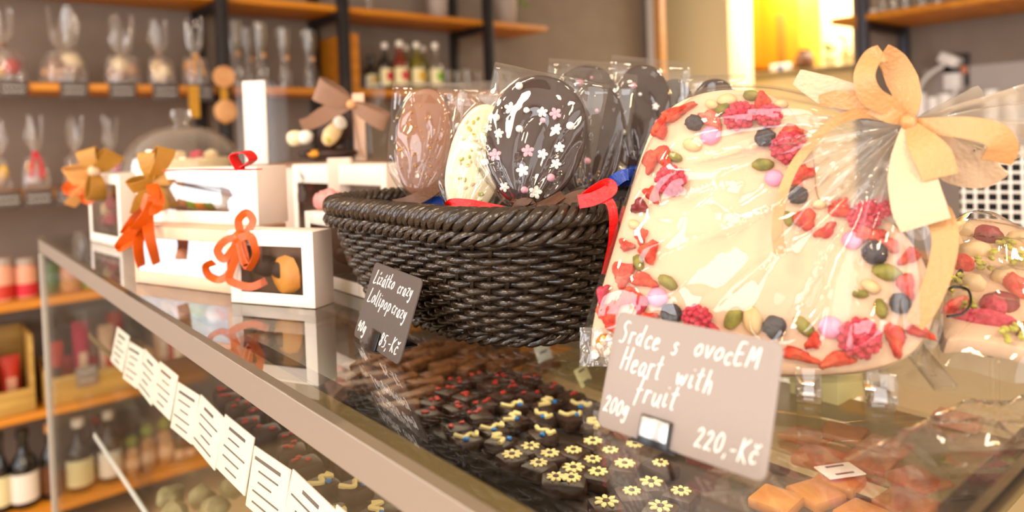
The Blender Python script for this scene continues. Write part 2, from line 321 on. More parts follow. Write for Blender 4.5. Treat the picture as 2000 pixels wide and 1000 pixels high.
for i, (px, hh, lab) in enumerate(((1622, .1, 'leafy green potted herb on the side room worktop by the steel shelf post'), (1655, .14, 'taller potted herb on the side room worktop nearest the steel shelf post'))):
    p = at_x(px, 150, 5.42); t = thing('potted_herb', lab, 'plant', (p.x, p.y, ztop), 'herbs in the side room')
    B().lathe((p.x, p.y, ztop), [(.035, 0), (.05, .07), (.052, .075)], 16).build('pot', 'cream', t)
    lb = B()
    for k in range(26):
        q = Vector((random.gauss(0, .03), random.gauss(0, .03), .08+random.random()*hh)); n_ = Vector((random.gauss(0, 1), random.gauss(0, 1), .6)).normalized(); x_, y_, z_ = frame(n_)
        lb.blob(Vector((p.x, p.y, ztop))+q, (.02, .012, .003), mat3(x_, y_, z_), 1)
    lb.build('foliage', 'leaf', t)
# ================================================================== oak and steel shelving along the back wall
YS = 3.0; SZ = [ZC+v for v in (.775, .396, .011, -.371, -.765, -1.115)]
XA, XE = -.55, 2.83
t = thing('shelving_unit', 'long wall shelving with oak boards on black square steel posts behind the counter', 'shelf', (1.2, 3.17, 0))
posts = [-.3, .993, 1.536, 2.38]
for x in posts:
    for y in (YS+.0, 3.32): B().box((x, y, 1.25), (.045, .045, 2.5), .003).build('post', 'steel', t)
    for z in SZ: B().box((x, (YS+3.32)/2, z-.045), (.035, .3, .035), .003).build('bracket', 'steel', t)
for i, z in enumerate(SZ):
    x1 = XE if i in (0,) else (2.95 if i == 1 else 2.95)
    b = B().box(((XA+x1)/2, YS+.185, z-.0146), (x1-XA, .335, .028), .003); b.build('shelf_board', 'board', t)
B().box(((XA+2.9)/2, 3.335, ZC-.2), (2.9-XA, .012, 2.2)).build('back_panel', 'wall', t)
p = at_y(690, 120, 3.03); hz = at_y(690, 65, 3.03).z-SZ[1]
B().box((p.x, 3.17, SZ[1]+hz/2), (.062, .28, hz), .003).build('divider', 'board', t)
# -------- wrapped gift bags and other goods on the boards
def bag_mesh(c, wd, dp, h, neck, seed, lean=0.0):
    rnd = random.Random(seed); ph = rnd.random()*6; k1 = rnd.choice((5, 6, 7))
    prof = [(.42, 0), (.5, .03), (.5, .16), (.46, .34), (.33, .5), (.15, neck-.04), (.09, neck), (.13, neck+.05), (.24, neck+.16), (.3, 1.0)]
    n = 40; vs = []; fs = []
    for i, (r, hh) in enumerate(prof):
        for k in range(n):
            a = 2*PI*k/n; cr = 1+(.05 if hh < .4 else .22)*math.sin(k1*a+ph+hh*2)+.07*noise.noise(Vector((math.cos(a)*2, math.sin(a)*2, hh*3+seed)))
            top = (1+.22*math.sin(3*a+ph)) if i == len(prof)-1 else 1
            vs.append(Vector(c)+Vector((wd*r*cr*math.cos(a)+lean*hh*hh*wd, dp*r*cr*math.sin(a), hh*h*top)))
    for i in range(len(prof)-1):
        for k in range(n): fs.append((i*n+k, i*n+(k+1) % n, (i+1)*n+(k+1) % n, (i+1)*n+k))
    fs.append(tuple(range(n))[::-1]); return B().add(vs, fs)
def gift_bag(px0, px1, ptop, pbase_z, Y, label, group, mats, seed, neck=.62, lean=0, ribbon=None, rows=2):
    a = at_y(px0, 200, Y); c = at_y(px1, 200, Y); xm = (a.x+c.x)/2; wd = abs(c.x-a.x); h = at_y((px0+px1)/2, ptop, Y).z-pbase_z
    loc = Vector((xm, Y, pbase_z)); t = thing('gift_bag', label, 'gift bag', loc, group)
    rnd = random.Random(seed)
    for i, mt in enumerate(mats):
        q = rnd.uniform(-.2, .2)
        hh = .2*h*(i+.6)/len(mats)*2
        B().blob(loc+Vector((wd*.22*(i % 2*2-1)*(.3+.7*rnd.random()), -.01, min(.36*h, .14*h+hh*.6))), (wd*.26, wd*.2, h*.13), sub=2, amp=.25, seed=seed+i).build('sweets', mt, t)
    bag_mesh(loc, wd, min(wd, .16)*.8, h, neck, seed, lean).build('wrapper', 'cellosoft', t)
    nk = loc+Vector((lean*neck*neck*wd, 0, neck*h))
    B().lathe(nk, [(wd*.11, -.006), (wd*.125, 0), (wd*.11, .006)], 16).build('tie', ribbon or 'brown_ribbon', t)
    if ribbon:
        for s_ in (-1, 1): B().strip(smooth([nk+Vector((0, -wd*.12, 0)), nk+Vector((s_*.010, -wd*.3, -.025)), nk+Vector((s_*.018, -wd*.42, -.085))], 5), Vector((1, 0, .2)), .010).build('ribbon_tail', ribbon, t)
    return t
z1 = SZ[1]; z2 = SZ[2]
gift_bag(-38, 58, 38, z1, 3.1, 'clear gift bag with red and yellow sweets at the left end of the upper board', 'gift bags on the upper board', ['yellowlabel', 'redlabel', 'candy'], 1, .6, -.1)
gift_bag(80, 178, 40, z1, 3.1, 'wide clear gift bag with crossed cellophane ears, full of pale biscuits', 'gift bags on the upper board', ['tan', 'candy', 'milk_choc', 'white_choc'], 2, .5)
gift_bag(204, 280, 54, z1, 3.1, 'clear gift bag with greyish sweets between the wide biscuit bag and the round cream one', 'gift bags on the upper board', ['candy', 'tan', 'white_choc'], 3, .5)
gift_bag(288, 346, 60, z1, 3.1, 'round cream coloured sweet ball in a short gathered bag on the upper board', 'gift bags on the upper board', ['white_choc', 'white_choc', 'almond'], 4, .58, -.08)
gift_bag(358, 412, 58, z1, 3.1, 'slim gift bag with a ball of bunched cellophane and brown ribbon beside the steel post', 'gift bags on the upper board', ['candy', 'cello', 'tan'], 5, .55, 0, 'orangewood')
gift_bag(-30, 18, 258, z2, 3.1, 'clear gift bag cut by the left frame edge on the board below the upper row', 'gift bags on the middle board', ['tan', 'yellowlabel'], 6, .6)
gift_bag(34, 92, 250, z2, 3.1, 'clear gift bag with red and gold sticks on the middle board', 'gift bags on the middle board', ['candy', 'redlabel', 'tan'], 7, .6, 0, 'redlabel')
gift_bag(116, 168, 250, z2, 3.1, 'pale gift bag on the middle board just behind the golden bow', 'gift bags on the middle board', ['candy', 'tan'], 8, .6)
gift_bag(186, 236, 250, z2, 3.1, 'pale gift bag on the middle board nearest the glass cake dome', 'gift bags on the middle board', ['candy', 'pink'], 9, .6)
def shelf_label(px, z, lab, wpx=48, hpx=34, grp='price boards along the shelf edges', mat='slate'):
    p = at_y(px, 180, YS-.0); dep = (p-CAM).dot(_fw); wd = wpx*dep/FPX; h = hpx*dep/FPX
    t = thing('shelf_price_board', lab, 'price board', (p.x, YS+.012, z-.02), grp)
    B().box((p.x, YS+.008, z-h*.42), (wd, .004, h), .001).build('board', mat, t)
    for k in range(2):
        wv = [(p.x-wd*.38+wd*.76*i/14, YS+.005, z-h*.25-k*h*.32+.004*math.sin(i*2.3+k)) for i in range(15)]
        B().tube(wv, .0014, 4).build('chalk_writing', 'chalk', t)
    t.location.z += 0
for px, lab in ((27, 'under the leftmost bag'), (146, 'under the wide biscuit bag'), (241, 'under the greyish bag'), (325, 'under the round cream ball'), (393, 'under the slim bag with the ball top')):
    shelf_label(px, z1, 'small dark board on the upper shelf edge '+lab)
for px, lab in ((4, 'cut by the left frame edge'), (66, 'under the bag with red and gold sticks'), (128, 'just left of the golden bow')):
    shelf_label(px, z2, 'small dark board on the middle shelf edge '+lab)
# waisted clear glasses
def lathe_thing(name, label, cat, loc, prof, mat, part, group=None, n=24):
    t = thing(name, label, cat, loc, group); B().lathe(loc, prof, n).build(part, mat, t); return t
for i, (px, top, Y, lab) in enumerate(((457, 42, 3.06, 'tallest waisted clear glass nearest the steel post'), (484, 56, 3.2, 'waisted clear glass set back second from the steel post'), (507, 46, 3.06, 'waisted clear glass third from the steel post'), (553, 56, 3.06, 'waisted clear glass standing alone in the middle of the row'), (603, 60, 3.06, 'waisted clear glass at the open end of the row'))):
    p = at_y(px, 100, Y); dep = (p-CAM).dot(_fw); h = at_y(px, top, Y).z-z1; r = 15*dep/FPX
    t = thing('waisted_glass', lab+' on the upper board', 'glass', (p.x, Y, z1), 'waisted glasses')
    B().lathe((p.x, Y, z1), [(r*.8, 0), (r, .006), (r, h*.25), (r*.72, h*.42), (r*.6, h*.5), (r*.75, h*.58), (r*1.02, h*.75), (r*1.05, h), (r*.98, h), (r*.9, h*.75), (r*.5, h*.5)], 24).build('bowl', 'vase', t)
    B().lathe((p.x, Y, z1+.002), [(r*.75, 0), (r*.8, h*.1), (r*.7, h*.11)], 20).build('foot', 'vase', t)
    B().blob((p.x+r*.3, Y-r*.5, z1+h*.5), (.011, .011, .011), sub=2).build('amber_glint', 'orangewood', t)  # orange blob standing in for the warm bulb glint in the glass
# bottles in the divided section
bott = [(724, 108, 3.15, 14, 'wine', 'blackplastic', 'yellowlabel', 'squat black bottle with a small yellow label next to the wooden divider'),
        (752, 84, 3.08, 13, 'wine', 'whitecap', 'redlabel', 'dark bottle with white cap and red dot label second from the divider'),
        (781, 80, 3.06, 15, 'amber', 'whitecap', 'redlabel', 'reddish syrup bottle with white cap and pink label'),
        (794, 88, 3.2, 12, 'oil', 'whitecap', 'label', 'olive bottle half hidden behind the reddish syrup bottle'),
        (814, 83, 3.06, 14, 'oil', 'whitecap', 'yellowlabel', 'oil bottle with white cap and round yellow label'),
        (827, 90, 3.2, 12, 'oil', 'whitecap', 'label', 'small bottle half hidden behind the yellow label bottle'),
        (850, 84, 3.06, 14, 'vase', 'whitecap', 'greenlabel', 'clear bottle with white cap and green label')]
def bottle(px, top, Y, hw, body, cap, lab, label, zb, group='bottles on the upper board', name='syrup_bottle', cat='bottle'):
    p = at_y(px, 120 if zb > 1 else 900, Y); dep = (p-CAM).dot(_fw); h = at_y(px, top, Y).z-zb; r = hw*dep/FPX
    t = thing(name, label, cat, (p.x, Y, zb), group); L = (p.x, Y, zb)
    B().lathe(L, [(r*.9, 0), (r, .008), (r, h*.52), (r*.85, h*.6), (r*.4, h*.7), (r*.34, h*.86), (r*.38, h*.9)], 24).build('body', body, t)
    B().lathe((p.x, Y, zb+h*.88), [(r*.42, 0), (r*.46, h*.02), (r*.46, h*.11), (r*.36, h*.12)], 20).build('cap', cap, t)
    lb = B(); pts = [(p.x+r*1.015*math.cos(a), Y+r*1.015*math.sin(a), zb+h*.27) for a in [PI*1.08+PI*.95*k/14 for k in range(15)]]
    lb.strip(pts, Vector((0, 0, 1)), h*.36, .0004).build('label', 'label' if lab in ('redlabel', 'yellowlabel', 'greenlabel') else lab, t)
    if lab in ('redlabel', 'yellowlabel', 'greenlabel'):
        pts = [(p.x+r*1.04*math.cos(a), Y+r*1.04*math.sin(a), zb+h*.29) for a in [PI*1.38+PI*.42*k/8 for k in range(9)]]
        B().strip(pts, Vector((0, 0, 1)), [h*.2*math.sin(PI*(.12+.76*k/8)) for k in range(9)], .0004).build('label_picture', lab, t)
    return t
for bt in bott: bottle(*bt, z1)
for i, px in enumerate((873, 893, 913, 934, 972, 992)):
    p = at_y(px, 150, 3.14 if i % 2 else 3.07); dep = (p-CAM).dot(_fw); r = 10*dep/FPX; h = at_y(px, 137+i % 2*3, p.y).z-z1
    t = thing('tumbler', 'plain clear tumbler in the row right of the green label bottle', 'glass', (p.x, p.y, z1), 'tumblers at the end of the upper board')
    B().lathe((p.x, p.y, z1), [(r*.8, 0), (r*.85, .004), (r, h), (r*.93, h), (r*.76, .012)], 20).build('bowl', 'vase', t)
# on the top board
z0 = SZ[0]
for (px, wpx, lab, mt, plant) in ((720, 16, 'slender pale vase on the top board right of the second post', 'vase', 0), (855, 44, 'grey ceramic pot on the top board left of the last post', 'pot', 0), (988, 46, 'grey ceramic pot with a trailing green plant at the end of the top board', 'pot', 1)):
    p = at_y(px, 20, 3.12); dep = (p-CAM).dot(_fw); r = wpx/2*dep/FPX; t = thing('ceramic_pot', lab, 'pot', (p.x, 3.12, z0)); h = .16
    B().lathe((p.x, 3.12, z0), [(r*.72, 0), (r*.78, .005), (r, h), (r*.92, h), (r*.88, h*.9)], 24).build('pot', mt, t)
    if plant:
        lb = B()
        for k in range(40):
            q = Vector((random.gauss(.05, .06), random.gauss(-.02, .04), h*.9+random.random()*.12-.06*max(0, random.gauss(0, 1)))); x_, y_, z_ = frame(Vector((random.gauss(0, 1), -1, random.gauss(0, 1))))
            lb.blob(Vector((p.x, 3.12, z0))+q, (.03, .014, .003), mat3(x_, y_, z_), 1)
        lb.build('foliage', 'leaf', t)
# two wooden discs on a ribbon at the shelf edge
def disc(bb, c, r, th, nx): x_, y_, z_ = frame(nx); return bb.lathe(c, [(r*.92, -th), (r, -th*.5), (r, th*.5), (r*.92, th)], 24, mat3(x_, y_, z_))
Y = YS-.045; a = at_y(438, 150, Y); c = at_y(441, 217, Y)
t = thing('wooden_ornament', 'two round wooden slices on a yellow ribbon hanging at the shelf edge', 'ornament', (a.x, YS-.02, SZ[1]))
for q, rr in ((a, 21), (c, 22)): disc(B(), q, rr*2.9/FPX, .006, Vector((0, -1, 0))).build('wood_slice', 'woodslice', t)
B().strip([a+Vector((0, .012, 0)), (a+c)/2+Vector((0, .012, 0)), c+Vector((0, .012, -.05))], Vector((1, 0, 0)), .03).build('ribbon', 'strap', t)
B().box((a.x, YS-.033, a.z-.01), (.012, .018, .012), .002).build('hook', 'steel', t)
q = at_y(380, 215, YS-.012); o = B().strip([(q.x, YS-.01, SZ[1]-.002), (q.x, YS-.012, q.z), (q.x, YS-.012, q.z-.03)], Vector((1, 0, 0)), .04).build('yellow_strap', 'strap'); tag(o, 'short yellow ribbon hanging from the shelf edge behind the cake dome knob', 'ribbon')
# -------- goods on the lower boards
z3, z4, z5 = SZ[3], SZ[4], SZ[5]
def jar(px, top, Y, hw, body, lid, label, zb, group, extra=None):
    p = at_y(px, 520 if zb > .8 else 870, Y); dep = (p-CAM).dot(_fw); h = at_y(px, top, Y).z-zb; r = hw*dep/FPX
    t = thing('jar', label, 'jar', (p.x, Y, zb), group); L = (p.x, Y, zb)
    B().lathe(L, [(r*.9, 0), (r, .006), (r, h*.72), (r*.8, h*.8), (r*.78, h*.84)], 24).build('body', body, t)
    B().lathe((p.x, Y, zb+h*.83), [(r*.86, 0), (r*.88, h*.03), (r*.86, h*.15), (r*.7, h*.17)], 20).build('lid', lid, t)
    if extra:
        pts = [(p.x+r*1.02*math.cos(a), Y+r*1.02*math.sin(a), zb+h*.22) for a in [PI*1.0+PI*k/12 for k in range(13)]]
        B().strip(pts, Vector((0, 0, 1)), h*.3).build('label', extra, t)
    return t
jar(5, 503, 3.1, 19, 'peachjar', 'pot', 'squat jar with orange filling and red label at the left edge of the third board', z3, 'jars on the third board', 'redjar')
jar(50, 503, 3.1, 19, 'peachjar', 'pot', 'squat pale peach jar just left of the glass case corner', z3, 'jars on the third board', 'redlabel')
jar(98, 500, 3.12, 15, 'greenjar', 'steel', 'slim green jar seen through the corner of the glass case', z3, 'jars on the third board')
jar(135, 505, 3.12, 18, 'peachjar', 'orangewood', 'brown and orange jar seen through the glass case right of the green jar', z3, 'jars on the third board', 'orangewood')
jar(182, 525, 3.12, 20, 'yellowlabel', 'olive', 'low yellow jar on the third board under the front rail of the case', z3, 'jars on the third board', 'greenlabel')
a = at_y(-30, 588, 3.02); c = at_y(66, 588, 3.02)
o = B().box(((a.x+c.x)/2, 3.085, z3-.02), (c.x-a.x, .2, .012), .004).build('cloth_runner', 'magenta')
bpy.data.objects.remove(o)
def crate(px0, px1, hfront, hside, Y, label, zb, dp=.26):
    a = at_y(px0, 700, Y); c = at_y(px1, 700, Y); x0, x1 = a.x, c.x; t = thing('wooden_crate', label, 'crate', ((x0+x1)/2, Y+dp/2, zb), 'wooden crates on the fourth board')
    B().box(((x0+x1)/2, Y+.006, zb+hfront/2), (x1-x0-.024, .011, hfront), .002).build('front_board', 'crate', t)
    B().box(((x0+x1)/2, Y+dp-.006, zb+hside/2), (x1-x0-.024, .011, hside), .002).build('back_board', 'crate', t)
    for x in (x0+.006, x1-.006): B().box((x, Y+dp/2, zb+hside/2), (.012, dp, hside), .004).build('side_board', 'crate', t)
    B().box(((x0+x1)/2, Y+dp/2, zb+.006), (x1-x0-.026, dp-.026, .01)).build('bottom_board', 'crate', t)
    return x0, x1
x0, x1 = crate(-60, 66, .085, .27, 3.03, 'tall sided pine crate holding dark packets at the left edge of the fourth board', z4)
pk = [('redjar', .2), ('darkin', .25), ('peachjar', .16)]
def packet(x, y, zb, wd, h, mat, label, group, lean=.1, win=None):
    t = thing('sweet_packet', label, 'packet', (x, y, zb), group)
    n = 9; P = []
    for sgn in (1, -1):
        rows = []
        for i in range(n):
            v = i/(n-1); thk = .03*math.sin(PI*min(1, v*1.15))**.7*(1 if v < .87 else .3)+.002
            rows.append([Vector((x+wd*(u-.5), y+lean*h*v+sgn*-thk*math.sin(PI*u)**.6, zb+h*v)) for u in [k/8 for k in range(9)]])
        P.append(rows)
    B().grid(P[0]).grid(P[1]).build('bag', mat, t)
    if win: B().box((x, y-.033+lean*h*.4, zb+h*.42), (wd*.5, .003, h*.32), .001).build('label', win, t)
    return t
for i, (dx, mt, h, lab) in enumerate(((.035, 'darkin', .24, 'dark brown packet in the tall sided crate at the left frame edge'), (.10, 'redjar', .17, 'reddish packet in the tall sided crate, right of the dark one'))):
    packet(x0+dx+.02, 3.15, z4+.013, .06, h, mt, lab, 'packets in the left crate', .05, 'peachjar')
x0, x1 = crate(84, 300, .1, .13, 3.03, 'low wide pine crate with a slate tag seen through the glass case', z4)
for i, (mt, win) in enumerate((('redjar', 'darkin'), ('darkin', 'redlabel'), ('magenta', 'cardpeach'), ('candy', 'redlabel'), ('cardpeach', 'redjar'), ('redjar', 'paper'))):
    packet(x0+.045+.043*i, 3.10+.068*(i % 2), z4+.012, .055, .2+.03*((i*7) % 3), mt, ('red packet with a dark label', 'dark packet with a red label', 'magenta packet with a peach label', 'striped sweets packet with a red label', 'peach packet with a red label', 'red packet with a white label')[i]+' standing in the low crate behind the slate tag', 'packets in the low crate', .1, win)
p = at_y(170, 735, 3.02); t = thing('slate_tag', 'small square slate tag hung on the front of the low wide crate', 'tag', (p.x, 3.022, p.z), )
B().box((p.x, 3.022, p.z), (.07, .006, .075), .002).build('board', 'slate2', t)
for k in range(2): B().tube([(p.x-.024+.048*i/8, 3.0185, p.z+.016-.03*k+.003*math.sin(i*2.1)) for i in range(9)], .0014, 4).build('chalk_writing', 'chalk', t)
x0, x1 = crate(372, 470, .09, .12, 3.03, 'small pine crate of wrapped sweets seen under the front rail of the case', z4)
for i, (mt, lab) in enumerate((('peachjar', 'peach packet in the small crate under the rail'), ('paleblue', 'pale blue packet in the small crate under the rail'))):
    packet(x0+.06+.07*i, 3.13, z4+.012, .06, .19, mt, lab, 'packets in the small crate', .1)
for i, (px, mt, h, Y, lab) in enumerate(((318, 'cardpeach', .22, 3.2, 'pale peach packet beyond the right end of the low crate'), (345, 'redjar', .19, 3.16, 'red packet between the low crate and the small crate'), (480, 'candy', .17, 3.12, 'striped packet just right of the small crate'), (512, 'milk_choc', .15, 3.12, 'brown packet on the fourth board right of the striped one'))):
    p = at_y(px, 700, Y); packet(p.x, Y, z4+.0006, .06, h, mt, lab, 'loose packets on the fourth board', .1, 'paper')
for i, (px, lab) in enumerate(((352, 'nearest the three cloth capped jars'), (372, 'next to the peach carton'))):
    jar(px, 838, 3.1, 11, 'wine', 'steel', 'small dark jar on the lowest board '+lab, z5, 'small dark jars on the lowest board', 'cardpeach')
wines = [(1, 842, 3.1, 14, 'wine', 'wine', 'label', 'wine bottle with a beige label cut by the left frame edge'), (46, 836, 3.1, 24, 'wine', 'wine', 'paper', 'wine bottle with a large white label left of the case corner'),
         (98, 826, 3.1, 17, 'wine', 'orangewood', 'nutbrown', 'wine bottle with a brown label behind the corner of the glass case'), (155, 815, 3.1, 24, 'wine', 'whitecap', 'label', 'wine bottle with a pale and yellow label seen through the case'),
         (215, 800, 3.1, 21, 'wine', 'whitecap', 'paper', 'wine bottle with a cream label seen through the case, right of the yellow label'), (190, 812, 3.22, 15, 'wine', 'redjar', 'darkin', 'dark wine bottle half hidden in the second row of the lowest board')]
for i, wv in enumerate(wines): bottle(*wv, z5, 'wine bottles on the lowest board', 'wine_bottle', 'bottle')
p = at_y(155, 935, 3.06)
for i, (px, top, lab) in enumerate(((258, 850, 'jar with a round green cloth cap nearest the wine bottles'), (289, 826, 'jar with a taller green cloth cap in the middle of the three'), (323, 812, 'jar with a green cloth cap nearest the price labels of the case'))):
    p = at_y(px, 870, 3.1); dep = (p-CAM).dot(_fw); r = 14*dep/FPX; h = at_y(px, top, 3.1).z-z5
    t = thing('cloth_capped_jar', lab, 'jar', (p.x, 3.1, z5), 'green capped jars on the lowest board')
    B().lathe((p.x, 3.1, z5), [(r*.9, 0), (r, .006), (r, h*.6), (r*.7, h*.7)], 20).build('body', 'tan', t)
    B().blob((p.x, 3.1, z5+h*.84), (r*.95, r*.95, h*.16), sub=2, amp=.15).build('cloth_cap', 'greencap', t)
    pts = [(p.x+r*1.02*math.cos(a), 3.1+r*1.02*math.sin(a), z5+h*.3) for a in [PI*1.0+PI*k/12 for k in range(13)]]
    B().strip(pts, Vector((0, 0, 1)), h*.22).build('label', 'cardpeach', t)
def carton(px0, px1, hh, Y, mat, label, zb, d=.1, group=None, name='sweet_carton'):
    a = at_y(px0, 850, Y); c = at_y(px1, 850, Y); t = thing(name, label, 'box', ((a.x+c.x)/2, Y+d/2, zb), group)
    B().box(((a.x+c.x)/2, Y+d/2, zb+hh/2), (c.x-a.x, d, hh), .003).build('body', mat, t)
    B().box(((a.x+c.x)/2, Y+d/2, zb+hh+.004), (c.x-a.x+.006, d+.006, .012), .003).build('lid', mat, t)
    return t
carton(398, 432, .09, 3.06, 'cardpeach', 'peach carton on the lowest board behind the price labels', z5, .1, 'cartons on the lowest board')
carton(470, 562, .075, 3.06, 'yellowlabel', 'long yellow carton on the lowest board seen under the front rail', z5, .12, 'cartons on the lowest board')
carton(568, 606, .08, 3.06, 'peachjar', 'small orange carton right of the long yellow carton', z5, .1, 'cartons on the lowest board')
# ================================================================== right wall: shelf, socket, worktop
X0 = 3.6; zt = at_x(1696, 26, X0).z
yend = at_x(1624, 36, X0).y
t = thing('wall_shelf_unit', 'oak board on square blue grey steel posts against the right wall', 'shelf', (3.85, .5, 0))
for yy in (1.585, .1, -1.3):
    for xx in (X0+.01, 4.085): B().box((xx, yy, 1.25), (.045, .045, 2.5), .003).build('post', 'darksteel', t)
    B().box((3.85, yy, zt-.055), (.5, .035, .04), .003).build('bracket', 'steel', t)
B().box((3.85, (yend-1.5)/2, zt-.016), (.52, yend+1.5, .03), .004).build('shelf_board', 'board', t)
B().box((3.85, (yend-1.5)/2, zt+.6), (.52, yend+1.5, .03), .004).build('shelf_board', 'board', t)
for i, (px, hw) in enumerate(((1722, 12), (1745, 12), (1768, 12), (1800, 13), (1832, 13))):
    p = at_x(px, 10, 3.75); dep = (p-CAM).dot(_fw); r = hw*dep/FPX
    tt = thing('cup_glass', 'plain clear glass standing in the row on the board of the right wall shelf', 'glass', (p.x, p.y, zt), 'glasses on the right wall shelf')
    B().lathe((p.x, p.y, zt+.0005), [(r*.8, 0), (r, .004), (r*1.05, .13), (r, .13), (r*.8, .01)], 20).build('bowl', 'vase', tt)
p = at_x(1702, 16, 3.7); o = thing('white_tealight', 'small white dish at the post end of the right wall shelf', 'dish', (p.x, p.y, zt))
B().lathe((p.x, p.y, zt+.0005), [(.02, 0), (.028, .015), (.026, .03), (.02, .026)], 16).build('dish', 'whitecap', o)
# lighter grey panel standing in for light reflected on the wall; worktop, mugs
z_sp = at_x(1900, 128, 4.11).z
struct('wall_reflection_panel', B().box((4.112, .3, (z_sp+.8)/2), (.012, 2.4, z_sp-.8)), M('light_grey_panel', (172, 160, 152), .35), flat=True)
zw = 1.235
t = thing('back_worktop', 'pale worktop on a dark base along the right wall behind the counter', 'worktop', (3.85, .8, 0))
B().box((3.85, .84, zw-.02), (.4, 1.4, .04), .004).build('top', 'whiteplastic', t); B().box((3.85, .84, (zw-.04)/2), (.36, 1.36, zw-.041), .004).build('base', 'slate2', t)
for i, (px, py, sc) in enumerate(((1797, 182, 1.0), (1822, 190, .9), (1846, 184, 1.1), (1936, 176, 1.15), (1975, 186, 1.0))):
    p = at_x(px, 220, 3.75); r = 11*sc*(p-CAM).dot(_fw)/FPX; h = at_x(px, py, 3.75).z-zw
    tt = thing('white_mug', ('first', 'second', 'third', 'fourth', 'fifth')[i]+' white mug along the back worktop counting from the shelf post', 'mug', (p.x, p.y, zw), 'white mugs on the back worktop')
    B().lathe((p.x, p.y, zw+.0005), [(r*.8, 0), (r, .01), (r*1.05, h), (r*.95, h), (r*.85, .02)], 20).build('body', 'whiteplastic', tt)
    B().tube(smooth([(p.x-r, p.y, zw+h*.75), (p.x-r*1.6, p.y, zw+h*.6), (p.x-r, p.y, zw+h*.25)], 5), .006).build('handle', 'whiteplastic', tt)
a = at_x(1842, 108, 4.1); c = at_x(1893, 168, 4.1)
t = thing('wall_socket', 'black double socket plate on the right wall with two white chargers in it', 'socket', (4.115, (a.y+c.y)/2, (a.z+c.z)/2))
B().box((4.11, (a.y+c.y)/2, (a.z+c.z)/2), (.018, abs(a.y-c.y), abs(a.z-c.z)), .004).build('plate', 'blackrubber', t)
B().box((4.098, a.y-.095, (a.z+c.z)/2-.0), (.008, .03, .04), .003).build('face', 'copper', t)
p = at_x(1856, 117, 4.05); t = thing('usb_charger', 'slanted white plug with a curved cable in the upper socket', 'charger', p, 'white chargers')
B().box(p, (.09, .095, .055), .012, Matrix.Rotation(.5, 3, 'X').to_4x4()).build('plug', 'whiteplastic', t)
q = [at_x(x, y, 4.02) for x, y in ((1845, 126), (1822, 140), (1802, 160), (1793, 186), (1790, 214))]; B().tube(smooth(q, 6), .009).build('cable', 'whiteplastic', t)
p = at_x(1863, 160, 4.05); t = thing('usb_charger', 'upright white block charger in the lower socket with a straight cable', 'charger', p, 'white chargers')
B().box(p, (.08, .075, .09), .01).build('plug', 'whiteplastic', t)
B().tube(smooth([at_x(x, y, 4.02) for x, y in ((1866, 176), (1864, 187), (1856, 205), (1850, 222))], 6), .011).build('cable', 'whiteplastic', t)
# white wire rack behind the wrapped bark
P0 = at_d(1950, 360, 1.15); N0 = -ray(1950, 360); N0.z = 0; x_, y_, z_ = frame(N0)
t = thing('wire_rack', 'white square grid rack standing in front of a black panel at the right', 'rack', (P0.x, P0.y, ZC-.08))
b = B(); g = .0158
for i in range(-3, 10):
    b.tube([P0+x_*(i*g)+y_*(-.16), P0+x_*(i*g)+y_*.062], .0022, 6)
for j in range(-9, 4):
    b.tube([P0+x_*(-3.3*g)+y_*(j*g+.003), P0+x_*(9.3*g)+y_*(j*g+.003)], .0022, 6)
b.build('grid', 'wire', t)
B().box((0, 0, 0), (.205, .23, .01), .002, Matrix.Translation(P0-z_*.02-y_*.05+x_*.05) @ mat3(x_, y_, z_).to_4x4()).build('back_panel', 'blackcloth', t)
for s_ in (-1, 1): B().box((0, 0, 0), (.012, .016, .06), .002, Matrix.Translation(P0-z_*.01-y_*.163+x_*(.05+s_*.08)) @ mat3(x_, y_, z_).to_4x4()).build('foot', 'blackcloth', t)
zr = P0.z-.171
t = thing('rear_bench', 'low light wooden bench behind the display case carrying the wire rack', 'bench', (P0.x, P0.y, 0))
B().box((P0.x+.1, P0.y-.05, zr-.015), (.45, .8, .03), .004).build('top', 'board', t); B().box((P0.x+.1, P0.y-.05, (zr-.03)/2), (.4, .74, zr-.031), .004).build('base', 'floor', t)
# ================================================================== the glass display case
CX0, CX1, CY0, CY1 = .163, .80, .093, 1.481
t = thing('display_case', 'long glass topped display case with a brushed metal front rail', 'display case', ((CX0+CX1)/2, (CY0+CY1)/2, 0))
T = t; ym = (CY0+CY1)/2; L = CY1-CY0
B().box(((CX0+CX1)/2, ym, ZC-.003), (CX1-CX0, L, .006)).build('glass_top', 'glass', t, flat=True)
B().box((CX0+.004, ym, ZC-.0165), (.008, L+.004, .021), .0007).build('front_rail', 'alu', t, ang=20)
B().box((CX0+.0055, ym, ZC-.0085), (.005, L, .003)).build('rail_shadow_gap', 'frit', t)  # black strip: dark glass edge and seal, with the edge shadow painted in
B().box((CX0+.0132, ym, ZC-.0085), (.0148, L, .003)).build('seal_strip', 'olive', t)
B().box((CX0+.0268, ym, ZC-.0085), (.0112, L, .003)).build('black_band', 'frit', t)
B().box((CX0+.0195, ym, ZC-.0068), (.0014, L, .0005)).build('hairline', 'frit', t)
for (y, bw) in ((CY0+.007, .014), (CY1-.004, .008)):
    B().box(((CX0+CX1)/2, y, ZC-.0105), (CX1-CX0-.004, bw, .007), .001).build('end_band', 'frit', t)
    B().box(((CX0+CX1)/2, y, ZC-.40), (CX1-CX0-.004, .006, .77)).build('end_glass', 'sideglass', t)
B().box((CX0+.004, ym, ZC-.40), (.006, L-.014, .745)).build('front_glass', 'sideglass', t)
B().box((CX0+.004, CY1-.004, ZC-.4), (.009, .009, .74), .001).build('corner_edge', M('glass_edge', (176, 168, 160), .25), t)
B().box((CX1-.01, ym, ZC-.018), (.02, L, .022), .002).build('rear_rail', 'alu', t)
